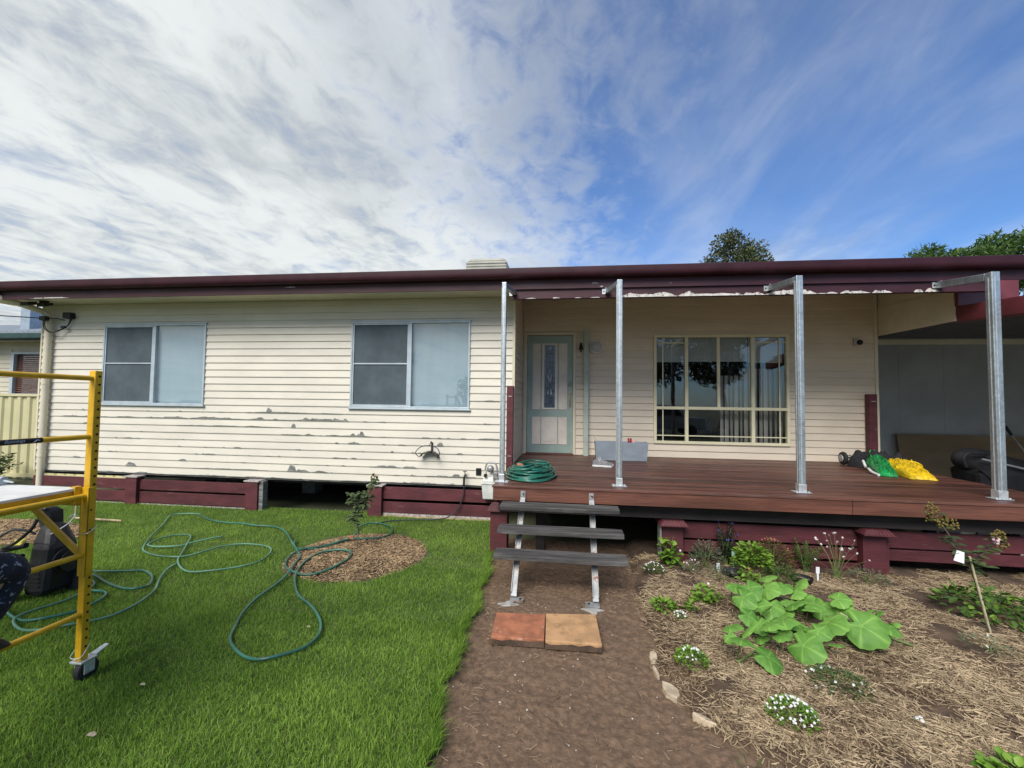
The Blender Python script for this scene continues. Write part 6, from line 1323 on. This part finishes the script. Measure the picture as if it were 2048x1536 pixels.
    # plant tags
    for i, (x, y, h, mt, lb) in enumerate(((1.50, 4.60, .10, 'tag_white', 'white plant tag below the purple flowers'), (1.665, 4.66, .20, 'tag_green', 'pale green plant tag standing behind the lime herb'), (2.37, 4.52, .14, 'tag_white', 'white plant tag at the right end of the herb row'))):
        z = bed_h(x, y); t = empty('plant_tag', (x, y, z), lb, 'plant tag', 'plant tags'); MB().box(x-.016, x+.016, y-.001, y+.001, z+h-.06, z+h).obj('tag_face', mt, t); MB().box(x-.008, x+.008, y-.001, y+.001, z-.02, z+h-.0605).obj('tag_stake', mt, t)
    # dark nursery pots among the herbs
    for x, y, lb in ((1.60, 4.52, 'black nursery pot under the lime herb'), (2.22, 4.50, 'wide black nursery pot under the spiky herb')):
        z = bed_h(x, y); o = MB().lathe((x, y, z-.01), [(.075, 0), (.09, .055), (.095, .058), (.085, .060), (.078, .03)], 18).obj('nursery_pot', 'black_plastic', smooth=True); tag(o, lb, 'pot', 'nursery pots')
bed_plants()

def pumpkin():
    e = empty('pumpkin_vine', (1.6, 3.5, .03), 'big-leaved green pumpkin vine sprawling across the straw', 'plant', 'plants in the garden bed')
    def leafmesh(seed):
        rr = random.Random(seed); n = 50; vs = [(0, 0, 0)]; rings = 7; ti = [.9]; ph = rr.uniform(-.2, .2)
        for j in range(1, rings+1):
            t = j/rings
            for k in range(n):
                a = 2*math.pi*k/n; da = abs((a-math.pi)); lob = 1 + .055*math.cos(5*a) + .022*math.sin(13*a+ph*9) + (.02*rr.uniform(-1, 1) if j == rings else 0); notch = 1-.70*math.exp(-(da/.26)**2)*t
                r = t*lob*notch*(.95+.12*math.cos(a)); x, y = r*math.cos(a), r*math.sin(a); v5 = abs(math.cos(2.5*a))
                z = .20*t - .34*t**2.5 - .10*max(0, x)**2 + .030*math.cos(10*a)*t*t + .020*mnoise.noise(Vector((x*4, y*4, seed))) - (.028*(v5 > .975)*t)
                vs.append((x, y, z)); ti.append(.95 if v5 > .975 and t < .92 else (.34+.16*rr.random()+.12*math.exp(-((1-v5)/.05)) + (.12 if j == rings else 0)))
        fs = [(0, 1+k, 1+(k+1) % n) for k in range(n)]
        for j in range(rings-1):
            for k in range(n): a = 1+j*n+k; b = 1+j*n+(k+1) % n; fs.append((a, a+n, b+n, b))
        m = bpy.data.meshes.new('leaf'); m.from_pydata(vs, [], fs); m.update(); at = m.attributes.new('tint', 'FLOAT', 'POINT'); at.data.foreach_set('value', ti); m.shade_smooth(); m.materials.append(MATS['pumpkin_leaf']); return m
    meshes = [leafmesh(k) for k in range(6)]
    LV = [(1.52, 3.95, .085), (1.74, 4.07, .08), (1.8, 3.95, .085), (1.46, 3.77, .10), (1.57, 3.65, .105), (1.9, 3.86, .10), (2.03, 3.80, .12), (1.34, 3.56, .09), (1.38, 3.50, .055), (1.54, 3.39, .10), (1.67, 3.44, .08), (1.82, 3.36, .125), (1.45, 3.39, .065), (1.14, 3.25, .075), (1.29, 3.35, .075), (1.34, 3.28, .07), (1.36, 3.18, .08), (1.12, 2.99, .075), (1.28, 3.02, .105), (1.55, 3.14, .115), (1.08, 3.11, .045), (1.42, 3.15, .055), (1.95, 4.01, .08), (1.86, 3.63, .075), (2.0, 3.51, .09), (1.75, 3.74, .07), (2.10, 3.58, .10), (1.98, 3.27, .14), (2.14, 3.42, .09), (2.28, 3.52, .07), (2.37, 3.70, .035), (1.65, 3.88, .09), (1.62, 3.52, .08), (1.40, 3.65, .08), (1.40, 3.90, .075), (1.86, 3.75, .08), (1.72, 3.60, .08), (1.22, 3.20, .06), (1.70, 3.25, .07), (2.08, 3.70, .08), (1.50, 3.55, .06)]
    LV += [(x+dx, y+dy, r*.8) for k, (x, y, r) in enumerate(LV) if k % 2 == 0 and 3.2 < y < 4.0 for dx, dy in ((.07, -.06),)]
    st = MB(); main = [(1.35, 3.85), (1.5, 3.65), (1.6, 3.45), (1.75, 3.45), (1.95, 3.6), (2.2, 3.55), (2.4, 3.42)]
    st.tube(catmull([(x, y, bed_h(x, y)+.025) for x, y in main], 6), .009, 7); st.tube(catmull([(x, y, bed_h(x, y)+.02) for x, y in ((1.55, 3.55), (1.4, 3.3), (1.25, 3.15), (1.1, 3.02))], 6), .008, 7)
    rr = random.Random(21)
    for i, (x, y, r) in enumerate(LV):
        z = bed_h(x, y) + (.07 + .13*rr.random()) * (1.0 if r > .07 else .8); o = bpy.data.objects.new('leaf', meshes[i % 6]); COL.objects.link(o); o.parent = e
        o.location = Vector((x, y, z))-e.location; o.scale = (r, r*.96, r)
        o.rotation_euler = (R(16+rr.uniform(-18, 30)), R(rr.uniform(-28, 28)), R(-90+rr.uniform(-75, 75)))
        bx = x+rr.uniform(-.06, .06); by = y+.08+rr.uniform(0, .06); st.tube(catmull([(bx, by, bed_h(bx, by)), (x*.6+bx*.4, y*.6+by*.4, z*.75), (x, y, z)], 4), .0045, 6)
    st.obj('vine_stem', 'stem_green', e, smooth=True)
    MB().tube(catmull([(1.98, 3.50, .20), (2.03, 3.44, .17), (2.06, 3.40, .10)], 4), [.008, .009, .011, .013, .015, .014, .010, .006, .003], 7).obj('flower_bud', 'stem_straw', e, smooth=True)
pumpkin()

def saplings():
    # staked crepe myrtle on the right
    x, y = 3.10, 3.70; z = bed_h(x, y); e = empty('staked_sapling', (x, y, z), 'young sapling with olive buds tied to a thin pale stake', 'sapling', 'young saplings')
    MB().tube([(x+.02, y, z-.02), (2.975, y-.02, .60)], .0075, 8).obj('stake', 'stem_straw', e)
    for t in (.42, .62): MB().lathe((x+.02-(x-2.955)*t, y-.01, z+(.62-z)*t), [(.010, 0), (.010, .01)], 8).obj('tie', 'hose_dark', e)
    st = MB(); br = [[(x+.005, y, z), (3.02, y, .42), (2.96, y, .58), (2.85, y-.02, .74), (2.74, y-.03, .90)], [(2.99, y, .52), (3.06, y, .60), (3.13, y+.01, .66), (3.18, y+.01, .73)], [(2.96, y, .58), (2.92, y+.05, .66), (2.88, y+.08, .70)]]
    for b in br: st.tube(catmull(b, 5), .005, 6)
    st.obj('stem', 'bark', e, smooth=True)
    C = []; D = []
    for b in br:
        c = catmull(b, 6)
        for k, q in enumerate(c):
            if q[2] < .46 or k % 2: continue
            for s in (-1, 1): C.append(q); D.append((s*random.uniform(.5, 1), random.uniform(-.8, .3), random.uniform(-.2, .35)))
    for q in ((3.03, y, .50), (3.07, y-.02, .53), (3.10, y+.02, .47), (2.92, y, .60), (3.0, y-.03, .56)):
        for k in range(3): C.append(np.array(q)); D.append((random.uniform(-1, 1), random.uniform(-.8, .4), random.uniform(-.3, .2)))
    C = np.array(C); n = len(C); leaves_obj('leaves', C, np.array(D), np.tile((0, -.3, 1.0), (n, 1)), RNG.uniform(.06, .085, n), RNG.uniform(.03, .042, n), np.clip(RNG.normal(.5, .2, n), 0, 1), 'sapling_leaf', e, .15)
    def buds(cen, r, n):
        m = MB()
        for k in range(n):
            d = unit(RNG.normal(size=(1, 3)))[0]*np.array(r)*random.random()**.4; c = np.array(cen)+d; q = random.uniform(.006, .010); m.lathe(tuple(c), [(q*.4, -q), (q, -.2*q), (q*.8, .5*q), (q*.2, q)], 6)
        return m
    ti = lambda o: o
    for c, r, n in (((2.72, y-.03, .94), (.05, .03, .05), 34), ((2.78, y-.03, .86), (.06, .03, .05), 42), ((2.86, y-.02, .83), (.05, .03, .05), 30), ((2.73, y, .87), (.03, .03, .04), 16), ((3.20, y+.01, .76), (.05, .03, .05), 34), ((3.21, y, .70), (.045, .03, .04), 24)): buds(c, r, n).obj('bud_cluster', 'bud_olive', e, smooth=True)
    n = 14; c = np.array((3.145, y-.03, .735))+RNG.normal(0, .012, (n, 3)); leaves_obj('pink_blossom', c, RNG.normal(size=(n, 3)), RNG.normal(size=(n, 3)), np.full(n, .022), np.full(n, .02), RNG.random(n), 'flower_pink', e)
    MB().add([(2.845, y-.05, .575), (2.915, y-.05, .555), (2.935, y-.03, .63), (2.885, y-.03, .645)], [(0, 1, 2, 3)]).obj('plant_label', 'tag_white', e)
    # sapling in the mulch ring
    x, y = -2.34, 4.74; e = empty('young_sapling', (x, y, .02), 'slender young sapling in the round mulch ring', 'sapling', 'young saplings'); st = MB()
    st.tube(catmull([(x, y, 0), (x+.005, y, .25), (x-.01, y, .45), (x, y, .62)], 4), .0065, 6); br = [[(x-.005, y, .42), (x+.06, y+.02, .52), (x+.12, y, .62), (x+.17, y, .74), (x+.19, y, .82)], [(x, y, .40), (x-.04, y, .50), (x-.08, y, .56), (x-.10, y, .64)], [(x-.01, y, .30), (x-.05, y-.02, .36), (x-.08, y, .38)], [(x, y, .5), (x+.03, y, .6), (x+.03, y, .66)]]
    for b in br: st.tube(catmull(b, 5), .0042, 6)
    st.obj('stem', 'bark', e, smooth=True); C = []; D = []
    for b in br:
        for k, q in enumerate(catmull(b, 7)):
            for s in (-1, 1):
                if random.random() < .8: C.append(q+RNG.normal(0, .008, 3)); D.append((s*random.uniform(.3, 1), random.uniform(-.9, .5), random.uniform(-.45, .3)))
    C = np.array(C); n = len(C); leaves_obj('leaves', C, np.array(D), np.tile((0, -.5, 1.0), (n, 1)), RNG.uniform(.05, .085, n), RNG.uniform(.028, .045, n), np.clip(RNG.normal(.55, .25, n), 0, 1), 'sapling_leaf', e, .15)
    buds((x+.18, y, .83), (.05, .03, .05), 26).obj('bud_cluster', 'bud_olive', e, smooth=True); MB().box(x-.085, x-.045, y-.01, y-.006, .13, .165).obj('hanging_tag', 'paver_red', e)
    MB().tube([(x-.05, y-.008, .16), (x, y, .22)], .0015, 4).obj('tag_string', 'stem_straw', e)
    # shrub by the fence
    plant('shrub', (-11.3, 7.3), 'dark leafy shrub in front of the cream side fence', cat='shrub', group='shrubs', leaves=((420, .09, .045, 'sapling_leaf'),), rad=.55, ht=.75, stems=14, shape='tips', zf=lambda a, b: 0)
    # garden stakes and string beside the long mulch patch
    for i, (p, q, r, lb) in enumerate((((-6.32, 5.02, 0), (-6.20, 5.1, .26), .012, 'pale stake stuck in the grass behind the scaffold post'), ((-6.72, 5.28, .03), (-5.9, 5.2, .05), .012, 'pale stick lying along the mulch patch'), ((-7.0, 5.5, -.02), (-6.98, 5.5, .28), .012, 'short upright stake at the back of the mulch patch'))):
        o = MB().tube([p, q], r, 6).obj('garden_stake', 'stick'); tag(o, lb, 'stake', 'garden stakes')
    for i, (x, y, s, lb) in enumerate(((-2.42, 2.30, .02, 'small pale dry leaf on the grass right of the scaffold wheel'), (-2.30, 1.93, .028, 'curled pale dead leaf low on the lawn'), (-1.86, 3.04, .016, 'tiny dry leaf inside the big hose loop'))):
        ol = [(-1, 0, .0), (-.5, -.32, .25), (.1, -.42, .3), (.65, -.25, .12), (1.05, .05, .3), (.6, .34, .3), (0, .40, .45), (-.55, .28, .3)]
        o = MB().add([(x, y, .052)]+[(x+a*s, y+b*s*1.1, .042+c*s) for a, b, c in ol], [(0, 1+k, 1+(k+1) % 8) for k in range(8)]).obj('dry_leaf', ('stem_straw', 'pale_stone', 'stick')[i]); tag(o, lb, 'leaf', 'dry leaves on the lawn')
saplings()

# ------------------------------------------------------------------ across the street (seen mirrored in the window panes)
def street():
    f = empty('picket_fence', (2, -13, 0), 'white picket fence across the street mirrored in the lower panes', 'fence')
    for k in range(60): MB().box(-3+.2*k, -2.9+.2*k, -13.02, -13.0, -.09, .95).obj('picket', 'white_paint', f)
    for z in (.2, .7): MB().box(-3, 9, -13.06, -13.021, z, z+.08).obj('fence_rail', 'white_paint', f)
    c = empty('parked_car', (5, -10, 0), 'silver car parked in the street mirrored in the porch window', 'car'); n = 0
    prof = [(2.6, .35), (2.6, .8), (3.4, .95), (3.9, 1.0), (4.6, 1.55), (6.0, 1.6), (6.5, 1.05), (7.4, 1.0), (7.45, .4)]
    k = len(prof); vs = [(x, -10.9, z) for x, z in prof] + [(x, -9.2, z) for x, z in prof]; MB().add(vs, [(i, (i+1) % k, k+(i+1) % k, k+i) for i in range(k)] + [tuple(range(k-1, -1, -1)), tuple(range(k, 2*k))]).obj('body', 'car_silver', c, bevel=.06)
    MB().add([(4.05, -9.19, 1.05), (4.65, -9.19, 1.48), (5.9, -9.19, 1.5), (6.2, -9.19, 1.08)], [(0, 1, 2, 3)]).obj('side_glass', 'black_plastic', c)
    for x in (3.4, 6.6):
        for yy in (-10.9, -9.35): MB().lathe((x, yy, .27), [(.22, 0), (.33, .02), (.33, .18), (.22, .2)], 22, 'y').obj('wheel', 'tyre_black', c)
    rr = random.Random(6)
    for i, (x, y, s, lb) in enumerate(((-7, -22, .62, 'street tree mirrored in the left window'), (11.5, -19, 1.5, 'big street tree mirrored in the porch window'), (6.0, -20, 1.2, 'smaller street tree mirrored in the left porch pane'), (-14, -18, 1.1, 'far street tree left of the other street trees'))):
        tree('street_tree', (x, y, -.09), [(x+rr.uniform(-1.6, 1.6)*s, y+rr.uniform(-1, 1), 3.6*s+rr.uniform(-.8, 1.9)*s, rr.uniform(.9, 1.4)*s) for k in range(9)], 2.6*s, .26, .14, 260, 'tree_leaf', lb, 'street trees')
street()
